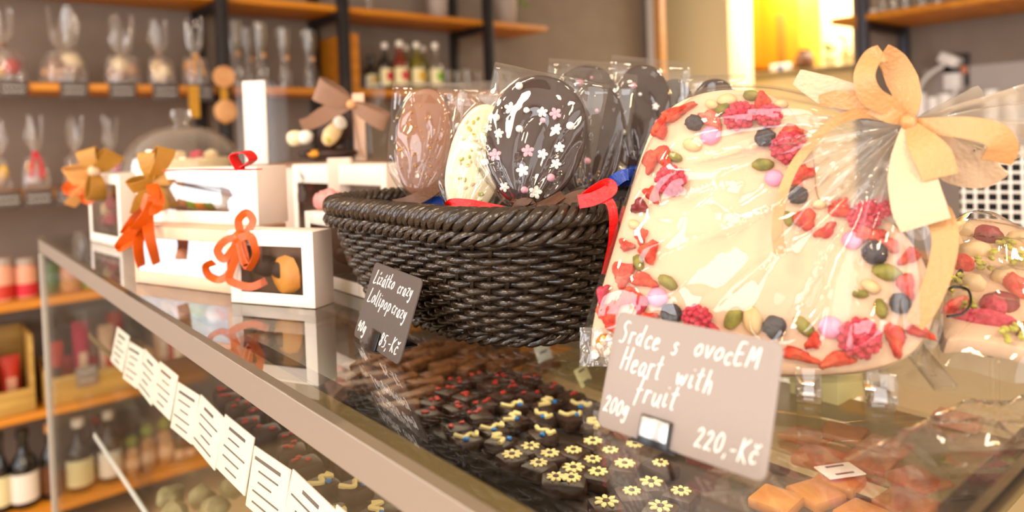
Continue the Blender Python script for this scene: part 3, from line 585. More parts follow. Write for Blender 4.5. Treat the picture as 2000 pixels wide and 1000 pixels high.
for y in (CY0+.02, CY0+.02+.45, CY1-.5, CY1-.02): B().box((CX1-.012, y, ZC-.4), (.018, .03, .75), .002).build('rear_post', 'steel', t)
B().box(((CX0+CX1)/2, ym, (ZC-.78)/2), (CX1-CX0, L, ZC-.78), .004).build('base_cabinet', 'slate2', t)
SH1, SH2 = ZC-.135, ZC-.285
B().box((.465, ym, SH1-.003), (.53, L-.04, .006)).build('glass_shelf', 'sideglass', t)
B().box((.465, ym, SH2-.003), (.53, L-.04, .006)).build('glass_shelf', 'sideglass', t)
for z in (SH1, SH2):
    B().box((.192, ym-.12, z+.004), (.003, L-.28, .008), .001).build('label_rail', 'olive' if z == SH1 else 'paleblue', t)
# ticket row on the upper shelf's front edge
mtk = None
for i in range(11):
    y = .30+.0665*i
    tk = thing('shelf_ticket', 'white printed price ticket in the long overlapping row along the upper glass shelf', 'ticket', (.18, y, SH1), 'price tickets along the glass shelf')
    dz = .002*((i*5) % 3); Mx = Matrix.Translation((.183, y, SH1+.034+dz)) @ Matrix.Rotation(.22, 4, 'Y') @ Matrix.Rotation(.05*((i*7) % 3-1), 4, 'X')
    B().box((0, 0, 0), (.0012, .065, .042), .0003, Mx).build('card', 'paper', tk)
    for k in range(5):
        B().box((0, 0, 0), (.0004, .046-.011*((i+k) % 3), .0010 if k else .0022), 0, Mx @ Matrix.Translation((-.0009, .004*((k+i) % 2), .014-.0072*k))).build('printed_line', 'ink', tk)
# ---- chocolates on the upper glass shelf
zc = SH1+.0042
for (xc, yc, xw, yw, lab) in ((.36, .37, .31, .44, 'dark tray under the flower and squiggle pralines at the near end of the glass shelf'), (.36, .80, .31, .40, 'dark tray under the fruit pralines farther along the glass shelf')):
    t = thing('praline_tray', lab, 'tray', (xc, yc, SH1), 'praline trays in the case')
    B().box((xc, yc, SH1+.0020), (xw, yw, .0028), .0008).build('base', M('dark_tray', (44, 31, 24), .5), t)
    for s_ in (-1, 1): B().box((xc+s_*(xw/2+.001), yc, SH1+.0045), (.0018, yw, .0078), .0005).build('rim', 'darkin', t)
def tray(px, w_, d_, mat, label, name='serving_tray', z=zc, rz=0):
    p = at_z(px[0], px[1], z); t = thing(name, label, 'tray', p, 'trays in the case')
    B().box((p.x, p.y, z+.002), (w_, d_, .004), .001).build('base', mat, t)
    for s_ in (-1, 1):
        B().box((p.x+s_*(w_/2-.001), p.y, z+.007), (.002, d_, .0135), .0006).build('rim', mat, t)
    return p
flower_px = [(1158, 862), (1192, 880), (1120, 880), (1158, 898), (1168, 922), (1220, 906), (1120, 914), (1116, 934), (1086, 932), (1272, 942), (1234, 960), (1184, 980), (1074, 886), (1036, 872), (1000, 888), (1290, 905), (1240, 868), (1052, 905), (1330, 960), (1290, 990)]
def petal_flower(b, c, r, n=8, th=.0012, Mx=Matrix()):
    for k in range(n):
        a = 2*PI*k/n; q = Matrix.Rotation(a, 3, 'Z')
        b.blob(Vector(c)+(Mx.to_3x3() @ (q @ Vector((r*.62, 0, 0)))), (r*.42, r*.24, th), Mx.to_3x3() @ q, 1)
def choc(p, w_, d_, h, rz, label, group, deco, name='chocolate_praline', mat='dark_choc', r=.004):
    t = thing(name, label, 'praline', p, group); Mx = Matrix.Translation((p.x, p.y, p.z+h/2)) @ Matrix.Rotation(rz, 4, 'Z')
    B().box((0, 0, 0), (w_, d_, h), r, Mx).build('body', mat, t); top = Vector((p.x, p.y, p.z+h))
    if deco == 'flower':
        b = B(); petal_flower(b, top+Vector((0, 0, .0006)), .0082*random.uniform(.82, 1.12), random.choice((7, 8, 9)), .0012, Matrix.Rotation(random.random()*3, 4, 'Z')); b.build('sugar_flower', 'yellowbox', t); B().blob(top+Vector((0, 0, .001)), (.0028, .0028, .0012), sub=1).build('flower_centre', 'darkin', t)
    elif deco == 'blue':
        b = B(); b.tube(smooth([top+Vector((x, y, .0006)) for x, y in [(x_*math.cos(rz*4)-y_*math.sin(rz*4), x_*math.sin(rz*4)+y_*math.cos(rz*4)) for x_, y_ in ((-.01, .004), (-.003, -.003-.002*math.cos(rz*9)), (.003, .004+.002*math.sin(rz*7)), (.008, -.002), (.009, .005))]], 5), .0022, 6); b.build('icing_squiggle', 'yellowbox', t)
        B().blob(top+Vector((random.uniform(-.006, .006), -.006, .001)), (.003, .003, .002), sub=1).build('blue_drop', 'bluesugar', t)
    elif deco == 'red':
        for k in range(3): B().blob(top+Vector((random.uniform(-.008, .008), random.uniform(-.008, .008), .0008)), (.003, .0024, .0015), sub=1, amp=.3, seed=k).build('fruit_piece', 'redsugar', t)
    return t
for i, (px, py) in enumerate(flower_px):
    p = at_z(px, py, zc+.012); p.z = zc; choc(p, .0235, .0235, .012, .1*i, 'dark square praline with a pale yellow sugar flower under the glass top', 'flower pralines in the case', 'flower')
taken = [at_z(px, py, zc+.012).to_2d() for px, py in flower_px]
def fill(poly_px, n, w_, d_, h, label, group, deco, gap, mat='dark_choc', name='chocolate_praline', r=.004, seed=1):
    rnd = random.Random(seed); xs = [p[0] for p in poly_px]; ys_ = [p[1] for p in poly_px]; k = 0; tries = 0
    while k < n and tries < 4000:
        tries += 1; x = rnd.uniform(min(xs), max(xs)); y = rnd.uniform(min(ys_), max(ys_)); ins = False
        for i in range(len(poly_px)):
            (xa, ya), (xb, yb) = poly_px[i-1], poly_px[i]
            if (ya > y) != (yb > y) and x < (xb-xa)*(y-ya)/(yb-ya)+xa: ins = not ins
        if not ins: continue
        p = at_z(x, y, zc+h)
        if any((p.to_2d()-q).length < gap for q in taken) or not (.215 < p.x < .70 and .15 < p.y < 1.40): continue
        taken.append(p.to_2d()); p.z = zc; k += 1
        choc(p, w_, d_, h, rnd.uniform(-.4, .4), label, group, deco, name, mat, r)
fill([(900, 845), (1000, 790), (1165, 780), (1165, 850), (1060, 880), (960, 880)], 11, .024, .024, .012, 'dark praline with a yellow icing squiggle and a blue drop under the glass top', 'squiggle pralines in the case', 'blue', .026, seed=3)
fill([(820, 800), (900, 730), (1080, 735), (1140, 790), (1000, 800), (900, 845)], 18, .023, .023, .012, 'dark praline sprinkled with red fruit behind the squiggle pralines', 'red sprinkled pralines in the case', 'red', .026, seed=4)
fill([(680, 740), (700, 690), (880, 660), (1060, 690), (1080, 735), (900, 740), (800, 800)], 30, .046, .016, .012, 'knobbly nut bark piece below the price board of the lollipops', 'nut bark pieces in the case', None, .03, 'nutbrown', 'nut_bark_piece', .003, seed=5)
fill([(420, 740), (470, 735), (640, 830), (700, 900), (600, 900), (480, 820)], 26, .024, .024, .014, 'dark fruit praline seen through the front glass below the rail', 'pralines behind the front glass', 'red', .028, seed=6)
fill([(600, 930), (660, 900), (800, 1000), (640, 1000)], 10, .024, .024, .012, 'dark praline with blue and yellow icing seen through the front glass', 'iced pralines behind the front glass', 'blue', .027, seed=8)
fill([(1500, 930), (1640, 930), (1700, 1000), (1500, 1000)], 12, .03, .03, .008, 'orange candied fruit bark piece under the glass near the big price board', 'candied orange pieces in the case', None, .031, 'candied', 'candied_orange_piece', .002, seed=9)
fill([(1520, 830), (1700, 840), (1830, 950), (1760, 985), (1640, 920)], 13, .034, .034, .008, 'reddish brown fruit bark piece under the glass right of the big price board', 'fruit bark pieces in the case', None, .035, M('fruit_bark', (140, 82, 44), .5, c2=(168, 100, 58), scale=80, bump=.3), 'fruit_bark_piece', .002, seed=10)
def flat_card(px, py, w_, d_, rz, label, mat='paper', z=zc, h=.0012, name='paper_note', tilt=0):
    p = at_z(px, py, z); t = thing(name, label, 'card', p); Mx = Matrix.Translation((p.x, p.y, z+h/2+d_*.5*abs(math.sin(tilt))+.0005)) @ Matrix.Rotation(rz, 4, 'Z') @ Matrix.Rotation(tilt, 4, 'X')
    B().box((0, 0, 0), (w_, d_, h), .0003, Mx).build('card', mat, t)
    for k in range(2): B().box((0, 0, 0), (w_*.5, .002, .0003), 0, Mx @ Matrix.Translation((0, .006-.012*k, h/2+.0002))).build('printed_line', 'ink', t)
flat_card(1640, 922, .03, .02, -.5, 'white ticket lying between the orange and the reddish bark under the glass', z=zc+.0105)
flat_card(1806, 960, .028, .02, .6, 'white ticket at the near end of the case by the dark end band')
flat_card(1140, 752, .026, .02, .3, 'pale ticket standing beyond the sprinkled pralines near the heart', 'label', tilt=1.1)
flat_card(1065, 722, .03, .03, .3, 'pale blue folded card beyond the nut bark under the basket', 'paleblue', tilt=1.2)
p = at_z(1655, 800, zc); t = thing('pale_yellow_box', 'pale yellow carton inside the case below the chocolate heart', 'box', (p.x, p.y, zc))
B().box((p.x+.02, p.y+.03, zc+.016), (.055, .05, .03), .002, Matrix()).build('body', M('pale_yellow', (240, 226, 160), .6), t)
B().box((p.x+.02, p.y+.03, zc+.0335), (.057, .052, .005), .001).build('lid', M('pale_yellow', (246, 234, 180), .6), t)
p = at_z(1760, 830, zc); t = thing('olive_veil_board', 'olive board added for the yellowish reflected veil at the rear of the glass shelf', 'board', (.6, .25, zc))  # added board whose olive tone stands in for the yellow room's reflection
B().box((.62, .40, zc+.0025), (.15, .48, .004), .001).build('board', 'olive', t)
p = at_z(1870, 832, zc+.006); t = thing('pink_sweet_bar', 'pink sweet bar on the olive board near the end of the case', 'sweet', p)
B().box((p.x, p.y, zc+.011), (.02, .035, .012), .003, Matrix()).build('bar', 'pink', t) if False else B().box((p.x, p.y, zc+.011), (.02, .035, .012), .003).build('bar', 'peachjar', t)
# marzipan on the lower glass shelf
rnd = random.Random(12)
for i in range(22):
    px = rnd.uniform(330, 520); py = rnd.uniform(930, 1010); p = at_z(px, py, SH2+.02); 
    if not (.2 < p.x < .7 and p.y < 1.42) or any((p.to_2d()-q).length < .034 for q in taken[-i:] if i): continue
    taken.append(p.to_2d()); t = thing('marzipan_piece', 'grey green marzipan lump on the lower glass shelf', 'sweet', (p.x, p.y, SH2), 'marzipan lumps on the lower shelf')
    B().blob((p.x, p.y, SH2+.0145), (.016, .016, .013), sub=2, amp=.3, seed=i).build('lump', 'greygreen', t)
# ================================================================== things standing on the glass counter
ZT = ZC+.0006
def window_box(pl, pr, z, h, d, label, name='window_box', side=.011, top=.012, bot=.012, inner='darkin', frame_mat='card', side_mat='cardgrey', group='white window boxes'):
    """carton with a framed clear window in the face towards the customers; pl, pr = pixels of that face's lower corners"""
    a = at_z(*pl, z); b_ = at_z(*pr, z); x = (b_-a); wdt = x.length; x.normalize(); n = Vector((x.y, -x.x, 0)); 
    if n.dot(CAM-a) < 0: n = -n
    y = Vector((0, 0, 1)); t = thing(name, label, 'box', (a+b_)/2-n*d/2, group); t['w'] = 0; del t['w']
    Q = lambda u, v, k: a+x*u+y*v-n*k
    def plate(u0, u1, v0, v1, k0, k1, bb): return bb.box((0, 0, 0), (u1-u0, v1-v0, k1-k0), .0006, Matrix.Translation(Q((u0+u1)/2, (v0+v1)/2, (k0+k1)/2)) @ mat3(x, y, n).to_4x4())
    th = .0011; fb = B()
    plate(0, side, 0, h, 0, th, fb); plate(wdt-side, wdt, 0, h, 0, th, fb); plate(side, wdt-side, 0, bot, 0, th, fb); plate(side, wdt-side, h-top, h, 0, th, fb)
    fb.build('window_frame', frame_mat, t)
    plate(side, wdt-side, bot, h-top, th*.4, th*.6, B()).build('window_film', 'film', t, flat=True)
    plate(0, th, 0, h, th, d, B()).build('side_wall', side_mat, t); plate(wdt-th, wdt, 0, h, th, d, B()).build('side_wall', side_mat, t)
    lb = B(); plate(0, wdt, h-th, h, th, d, lb); lb.build('lid', frame_mat, t)
    bb = B(); plate(th, wdt-th, .0002, th, th, d-th, bb); plate(th, wdt-th, th, h-th, d-th, d, bb); bb.build('back_and_base', inner, t)
    return t, Q, wdt, x, n
def contents(t, Q, items):
    for (u, v, k, r, mt) in items: B().blob(Q(u, v, k), (r, r, r*.9), sub=2, amp=.2, seed=int(u*1e4)).build('sweets', mt, t)
def bow(t, c, x, n, mat, size, loops=2, tails=2, name='ribbon', w_=.012, seed=0, droop=1.0):
    rnd = random.Random(seed); y = Vector((0, 0, 1)); 
    for k in range(loops):
        s_ = -1 if k % 2 == 0 else 1; e = rnd.uniform(.2, .9); a = size*rnd.uniform(.85, 1.15)
        pts = [c+n*.002, c+x*s_*a*.5+y*a*(e+.25)+n*a*.35, c+x*s_*a+y*a*e+n*a*.45, c+x*s_*a*.85+y*a*(e-.5)+n*a*.3, c+n*.004]
        wd = [(n*.9+x*rnd.uniform(-.4, .4)+y*.3).normalized() for _ in range(5)]
        pp = smooth(pts, 7); ww = [wd[min(4, i//7)].lerp(wd[min(4, i//7+1)], (i % 7)/7) for i in range(len(pp))]
        B().strip(pp, ww, [w_*(.45+.55*math.sin(PI*i/(len(pp)-1))) for i in range(len(pp))]).build(name+'_loop', mat, t)
    for k in range(tails):
        s_ = -1 if k % 2 == 0 else 1; a = size*rnd.uniform(.9, 1.5)*droop
        pts = [c, c+x*s_*a*.35-y*a*.5+n*a*.3, c+x*s_*a*.5-y*a*1.1+n*a*.12, c+x*s_*a*.75-y*a*1.5+n*a*.2]
        pp = smooth(pts, 6); B().strip(pp, (x*.9+y*.25*s_).normalized(), [w_*(.5+.5*min(1, i/6)) for i in range(len(pp))]).build(name+'_tail', mat, t)
    B().blob(c+n*.004, (.006, .006, .007), sub=2, amp=.2).build(name+'_knot', mat, t)
def curl(t, px, dep, w_, mat, name, nrm=None, tw=0.0):
    """ribbon along photographed points; dep is one depth or one per point"""
    pts = [at_d(x, y, dep[i] if isinstance(dep, (list, tuple)) else dep) for i, (x, y) in enumerate(px)]
    pp = smooth(pts, 8); L = len(pp); ww = []
    for i in range(L):
        t_ = (pp[min(i+1, L-1)]-pp[max(i-1, 0)]).normalized(); n = nrm or (CAM-pp[i]).normalized(); s = t_.cross(n).normalized()
        ww.append((s*math.cos(tw*i/L*PI)+n*math.sin(tw*i/L*PI)))
    wl = w_ if not isinstance(w_, (list, tuple)) else [w_[min(len(w_)-1, int(i/L*len(w_)))]+(w_[min(len(w_)-1, int(i/L*len(w_))+1)]-w_[min(len(w_)-1, int(i/L*len(w_)))])*((i/L*len(w_)) % 1) for i in range(L)]
    return B().strip(pp, ww, wl).build(name, mat, t)
def loop(t, kn, tip, dep, w_, bulge, mat, name, roll=.6, wt=1.0):
    """bow loop: out to the tip and back, wide in the middle, open on one side; kn, tip in photograph pixels"""
    a = at_d(*kn, dep); b_ = at_d(*tip, dep-.004); ax = (b_-a); L_ = ax.length; ax.normalize(); v = (CAM-a).normalized(); v = (v-ax*v.dot(ax)).normalized(); s = ax.cross(v)
    d = s*math.cos(roll)+v*math.sin(roll); o_ = ax.cross(d).normalized(); o_ = o_ if o_.z > 0 else -o_
    pts = [a, a+ax*L_*.35+o_*bulge*.8, a+ax*L_*.8+o_*bulge*.75, a+ax*L_+o_*bulge*.1, a+ax*L_*.82-o_*bulge*.5, a+ax*L_*.35-o_*bulge*.45, a]
    pp = smooth(pts, 6); n_ = len(pp)
    return B().strip(pp, d, [w_*(.28+.72*math.sin(PI*i/(n_-1))**.6) for i in range(n_)]).build(name, mat, t, ang=60)
# front box
tD, Q, wd, x, n = window_box((452, 590), (616, 603), ZT, .0655, .026, 'small white window box with an orange ribbon nearest the front, holding an orange fruit slice', side=.0125, top=.0135, bot=.0105)
contents(tD, Q, [(.03, .032, .012, .011, 'dark_choc'), (.05, .03, .014, .012, 'dark_choc')])
B().blob(Q(.057, .025, .008), (.0165, .004, .017), mat3(x, -n, Vector((0, 0, 1))), 2, .25, 3, 5).build('orange_slice', 'orange_slice', tD)
B().box((0, 0, 0), (.08, .05, .002), 0, Matrix.Translation(Q(.047, .032, .019)) @ mat3(x, Vector((0, 0, 1)), n).to_4x4()).build('inner_card', 'kraft', tD)
dD = [(at_z(470, 590, ZC)-CAM).dot(_fw)]; d0 = dD[0]
for i, px in enumerate(([(470, 455), (466, 430), (482, 416), (494, 432), (480, 455), (462, 468)], [(466, 462), (440, 470), (425, 490), (440, 505), (466, 470)], [(466, 465), (488, 462), (500, 490), (496, 510), (484, 528)], [(464, 468), (452, 500), (450, 530), (430, 546), (408, 538), (402, 520), (418, 512)], [(468, 470), (458, 510), (448, 540), (456, 552), (490, 560), (520, 548)], [(470, 468), (478, 500), (482, 520), (474, 505), (466, 474)])):
    curl(tD, px, d0-.012-.003*(i % 3), .0068, 'orange_ribbon', 'ribbon_loop' if i in (0, 1, 5) else 'ribbon_tail', None, .25*(i % 3-1))
B().blob(at_d(467, 463, d0-.012), (.006, .006, .006), sub=2, amp=.2).build('ribbon_knot', 'orange_ribbon', tD)
# lower kraft box and the white box on it
tC, Q, wd, x, n = window_box((265, 551), (452, 574), ZT, .0605, .07, 'long peach window box on the glass carrying the bigger white box', side=.006, top=.012, bot=.0125, inner='paleblue', frame_mat='cardpeach', side_mat='kraft')
contents(tC, Q, [(.03, .024, .02, .010, 'tan'), (.055, .026, .018, .012, 'peachjar'), (.08, .024, .02, .011, 'greenlabel'), (.105, .026, .02, .011, 'paper'), (.12, .024, .02, .01, 'strawberry')])
zB = ZT+.061
tB_, QB, wdB, x, n = window_box((268, 432), (505, 441), zB, .0585, .04, 'white window box with a golden bow and orange ribbons stacked on the peach box', side=.017, top=.012, bot=.013, inner='paleblue')
contents(tB_, QB, [(.055, .021, .02, .01, 'tan'), (.07, .019, .022, .009, 'greenlabel'), (.085, .02, .02, .009, 'orange_slice'), (.1, .02, .02, .009, 'leaf'), (.115, .021, .022, .011, 'paper'), (.04, .022, .02, .012, 'peachjar')])
dB = (at_z(300, 432, zB)-CAM).dot(_fw)
for px, w_, nm in (([(298, 352), (320, 352), (340, 352), (362, 356)], [.008, .012, .012, .01], 'bow_tail'), ([(294, 356), (284, 378), (270, 398), (262, 418)], [.008, .014, .014, .010], 'bow_tail'), ([(300, 356), (318, 380), (330, 408)], [.006, .02, .028], 'bow_tail')):
    curl(tB_, px, dB-.02, w_, 'gold_ribbon', nm, None, .15)
for px in ([(296, 360), (300, 385), (292, 410), (270, 440), (240, 470)], [(298, 362), (310, 392), (300, 410), (285, 405), (290, 380)], [(290, 400), (262, 445), (234, 482), (258, 470)], [(288, 405), (270, 470), (276, 520)], [(290, 405), (290, 450), (306, 515)], [(286, 410), (262, 430), (244, 455)]):
    curl(tB_, px, [dB-.03]+[.722]*(len(px)-1), .011, 'orange_ribbon', 'ribbon_tail', None, .3)
for tip, w_, bl, ro in (((287, 298), .020, .007, .5), ((326, 290), .020, .008, -.5), ((252, 366), .016, .007, .7)): loop(tB_, (296, 351), tip, dB-.022, w_, bl, 'gold_ribbon', 'bow_loop', ro)
# farthest box with brown and orange bow
tA, Q, wdA, x, n = window_box((177, 470), (238, 484), ZT, .106, .028, 'tall white window box with a brown and orange bow, farthest along the counter', side=.011, top=.014, bot=.014)
contents(tA, Q, [(.022, .03, .02, .012, 'cranberry'), (.035, .05, .02, .014, 'almond'), (.05, .035, .02, .012, 'raspberry'), (.055, .06, .02, .013, 'raspberry'), (.04, .08, .02, .012, 'orange_slice'), (.06, .085, .02, .011, 'tan')])
dA = (at_z(180, 478, ZC)-CAM).dot(_fw)
for px, w_, mt, nm in (([(180, 340), (150, 360), (135, 370), (165, 368)], [.01, .022, .022, .018], 'orange_ribbon', 'bow_tail'), ([(180, 342), (165, 365), (150, 385), (136, 402)], [.01, .014, .016, .018], 'orangewood', 'bow_tail'), ([(182, 342), (178, 365), (164, 385), (176, 392), (190, 375)], [.01, .012, .012, .012, .012], 'orange_ribbon', 'bow_tail')):
    curl(tA, px, dA-.03, w_, mt, nm, None, .2)
for tip, w_, bl, ro, mt in (((168, 292), .030, .010, .5, 'gold_ribbon'), ((224, 300), .030, .010, -.5, 'gold_ribbon'), ((130, 346), .030, .011, .6, 'orangewood'), ((186, 392), .028, .010, .6, 'gold_ribbon')): loop(tA, (184, 336), tip, dA-.032, w_, bl, mt, 'bow_loop', ro)
B().blob(at_d(184, 334, dA-.035), (.009, .009, .009), sub=2).build('bow_knot', 'cream_ribbon', tA)
# boxes behind: H on the glass, E and G on top
tH, QH, wdH, xH, nH = window_box((600, 548), (712, 583), ZT, .072, .05, 'white window box behind the basket, only its corner showing beside the small ribboned box', side=.012, top=.012, bot=.012)
contents(tH, QH, [(.05, .03, .02, .012, 'dark_choc'), (.075, .03, .02, .012, 'milk_choc')])
pE = at_z(600, 438, zB); 
def card_box(px0, px1, pyb, z, h, d, label, mat='cardgrey'):
    a = at_z(px0, pyb, z); dep = (a-CAM).dot(_fw); b_ = at_d(px1, pyb+4, dep); b_.z = z; x = (b_-a); w_ = x.length; x.normalize(); n = Vector((x.y, -x.x, 0)); n = n if n.dot(CAM-a) > 0 else -n
    t = thing('card_box', label, 'box', (a+b_)/2-n*d/2); Mx = Matrix.Translation((a+b_)/2-n*d/2+Vector((0, 0, h/2))) @ mat3(x, n, Vector((0, 0, 1))).to_4x4()
    B().box((0, 0, 0), (w_, d, h), .0015, Mx).build('body', mat, t); return t, a, b_, n, x
pl = (545, 447); a = at_z(545, 447, zB-.001)
tE, a, b_, n, x = card_box(558, 600, 441, ZT, .105, .05, 'plain pale card box between the stacked white box and the brown window carton')
a2 = at_d(545, 470, (a-CAM).dot(_fw)-.03)
B().box((0, 0, 0), (.004, .045, .092), .001, Matrix.Translation((a+b_)/2-n*.02+Vector((0, 0, .05))-x*.0205) @ mat3(x, n, Vector((0, 0, 1))).to_4x4()).build('side_flap', 'card', tE)
# carton with heart cut-out, behind the basket
tG, QG, wdG, xG, nG = window_box((577, 470), (760, 500), ZT, .112, .06, 'white carton with a printed emblem and brown window behind the basket rim', side=.012, top=.026, bot=.012, inner='kraft')
B().slab([(0, 0), (.022, 0), (.026, .012), (.013, .03), (0, .012)], .0008, .0003, QG(.014, .058, -.0008), xG, Vector((0, 0, 1)), nG).build('pointed_cut_out', 'darkin', tG)
em = B()
for k in range(3): em.tube(smooth([QG(.022+.004*k, .103-.003*k, -.0006), QG(.027+.004*k, .099-.003*k, -.0006), QG(.024+.004*k, .094-.003*k, -.0006)], 5), .0007, 5)
em.build('printed_emblem', 'ink', tG)
contents(tG, QG, [(.07, .045, .025, .015, 'milk_choc'), (.1, .05, .025, .015, 'tan')])
q = at_d(665, 343, (QG(.06, .06, 0)-CAM).dot(_fw)-.045); o = thing('upright_white_card', 'upright blank white card standing at the rear rim of the basket', 'card', q)
zq0 = ZT
B().box((0, 0, 0), (.026, .0035, .0), 0, Matrix()) if False else None
xx, yy, zz = frame(Vector((-.75, -.65, 0))); dq = (q-CAM).dot(_fw); topz = at_d(665, 308, dq).z
B().box((0, 0, 0), (46*dq/FPX, topz-ZT, .012), .001, Matrix.Translation((q.x, q.y, (topz+ZT)/2)) @ mat3(xx, yy, zz).to_4x4()).build('card', 'cardgrey', o)
# clear gift box on the card boxes: white corner strips, chocolates inside, brown bow
dF = (pE-CAM).dot(_fw)+.05; dF = max(dF, 1.13)
a = at_d(467, 322, dF); zF = a.z
c = at_d(728, 322, dF-.02)
xF = Vector((c.x-a.x, c.y-a.y, 0)); wF = xF.length; xF.normalize(); nF = Vector((xF.y, -xF.x, 0)); nF = nF if nF.dot(CAM-a) > 0 else -nF
hF = at_d(467, 160, dF).z-zF
tF = thing('clear_gift_box', 'tall clear gift box with white corner strips and a brown ribbon bow, holding dark chocolates', 'box', a+xF*wF/2-nF*.04)
TF = lambda u, v, k: a+xF*u-nF*k+Vector((0, 0, v))
m4 = mat3(xF, Vector((0, 0, 1)), nF).to_4x4()
fb = B()
for (k) in (0, .09): fb.box((0, 0, 0), (wF, hF, .0006), 0, Matrix.Translation(TF(wF/2, hF/2, k)) @ m4)
fb.box((0, 0, 0), (.0006, hF, .09), 0, Matrix.Translation(TF(0, hF/2, .045)) @ m4); fb.box((0, 0, 0), (.0006, hF, .09), 0, Matrix.Translation(TF(wF, hF/2, .045)) @ m4)
fb.build('clear_wall', 'clearfilm', tF, flat=True)
u0 = 15*dF/FPX*1.05; uw = 45*dF/FPX
B().box((0, 0, 0), (uw, hF, .003), .0006, Matrix.Translation(TF(u0+uw/2, hF/2, -.002)) @ m4).build('corner_strip', 'card', tF)
B().box((0, 0, 0), (uw*.5, hF*.8, .003), .0006, Matrix.Translation(TF(wF-uw*.5, hF*.4, -.002)) @ m4).build('corner_strip', 'cardpeach', tF)
B().box((0, 0, 0), (wF, .004, .092), .001, Matrix.Translation(TF(wF/2, -.0025, .045)) @ m4).build('base_board', 'kraft', tF)

dbl = dF-.07
qF = lambda px, py, dd=0: at_d(px, py, dF-.03+dd)
for (px, py, rx, ry, mt, nm, rot) in ((652, 250, 32, 46, 'dark_choc', 'chocolate_heart', -.6), (648, 262, 16, 26, 'almond', 'fruit_topping', -.6), (664, 240, 12, 14, 'paper', 'fruit_topping', .3), (646, 272, 8, 9, 'lime', 'fruit_topping', 0), (596, 268, 16, 14, 'paper', 'white_chocolate', .2), (576, 270, 16, 16, 'white_choc', 'white_chocolate', 0), (606, 238, 18, 10, 'paleblue', 'white_chocolate', .5), (618, 300, 18, 8, 'gold', 'orange_piece', 0), (640, 300, 60, 11, 'dark_choc', 'chocolate_base', 0)):
    X_, Y_, Z_ = frame(nF); rm = mat3(X_, Y_, Z_) @ Matrix.Rotation(rot, 3, 'Z')
    B().blob(qF(px, py, -.02 if nm == 'fruit_topping' else 0), (rx*dF/FPX, ry*dF/FPX, .012), rm, 2, .15, 2, px).build(nm, mt, tF)
for px, w_, nm in (([(686, 204), (655, 212), (610, 238), (588, 245)], [.01, .022, .024, .018], 'bow_tail'), ([(688, 206), (694, 240), (702, 285), (712, 310)], [.003, .003, .003, .003], 'bow_cord')):
    curl(tF, px, dF-.10, w_, 'brown_ribbon', nm, None, .12)
for tip, w_, bl, ro in (((617, 172), .036, .010, .45), ((756, 240), .028, .009, -.5)): loop(tF, (686, 204), tip, dF-.102, w_, bl, 'brown_ribbon', 'bow_loop', ro)
B().blob(at_d(686, 204, dF-.105), (.007, .007, .007), sub=2).build('bow_knot', 'woodslice', tF)
# carton carrying the clear box (hidden behind the nearer boxes down to the glass)
t = thing('card_carton', 'pale carton under the tall clear gift box', 'box', TF(wF/2, 0, .045))
hh = zF-.005-ZT
if hh > .02: B().box((0, 0, 0), (wF*.9, hh, .085), .001, Matrix.Translation(TF(wF/2, -.0052-hh/2, .046)) @ m4).build('body', 'cardgrey', t)
B().box((0, 0, 0), (wF*.92, .003, .087), .0008, Matrix.Translation(TF(wF/2, -.0065, .046)) @ m4).build('lid', 'cardpeach', t)
# cake stand under a glass dome
pc = at_d(358, 335, 1.28); rD = 108*1.28/FPX; zP = at_d(358, 332, 1.28).z; cx, cy = pc.x, pc.y
t = thing('cake_stand', 'glass cake stand with a clear dome and ball knob behind the stacked boxes', 'cake stand', (cx, cy, ZT))
B().lathe((cx, cy, ZT), [(.06, 0), (.058, .006), (.02, .02), (.016, zP-ZT-.02), (.03, zP-ZT-.008), (rD*1.06, zP-ZT-.006), (rD*1.08, zP-ZT)], 40).build('plate', 'whitetrim', t)
hd = at_d(358, 246, 1.28).z-zP
prof = [(rD*math.cos(a_), .002+hd*math.sin(a_)**.9) for a_ in [PI/2*k/14 for k in range(14)]]+[(.014, hd+.002)]
B().lathe((cx, cy, zP), prof, 48, cap=False).build('dome', 'vase', t)
hk = at_d(358, 212, 1.28).z-zP-hd
B().lathe((cx, cy, zP+hd), [(.010, 0), (.012, hk*.2), (.019, hk*.55), (.017, hk*.9), (.008, hk)], 20).build('knob', 'vase', t)
cake = thing('layer_cake', 'flat pale cake with red fruit on the stand under the glass dome', 'cake', (cx, cy, zP))
B().lathe((cx, cy, zP+.0008), [(rD*.78, 0), (rD*.8, .004), (rD*.8, .016), (rD*.76, .02)], 36).build('cake', 'white_choc', cake)
for k in range(9):
    a_ = k*.7; B().blob((cx+rD*.5*math.cos(a_), cy+rD*.5*math.sin(a_), zP+.026), (.011, .011, .009), sub=2, amp=.3, seed=k).build('fruit', 'raspberry' if k % 2 else 'white_choc', cake)
# red ribbon lying on the white box
t = thing('red_ribbon', 'flat red ribbon with a small upright loop on the stacked white box', 'ribbon', at_d(430, 326, .72), )
zl = zB+.0585+.0012
pp = [at_z(x_, y_, zl) for x_, y_ in ((322, 333), (380, 331), (440, 331), (500, 331))]
B().strip(smooth(pp, 6), Vector((.9, .44, 0)), .012).build('band', 'red_ribbon', t)
q = at_z(470, 331, zl); B().strip(smooth([q, q+Vector((-.004, .004, .012)), q+Vector((.004, -.004, .015)), q+Vector((.008, -.008, .008)), q+Vector((.002, 0, .002))], 6), Vector((.8, .5, .1)), .012).build('loop', 'red_ribbon', t)
# pink sugar rose behind the front box
q = QH(.014, .072, .022); q.z += .0095; t = thing('pink_sugar_rose', 'small pink sugar rose between the boxes and the left end of the basket', 'flower', q)

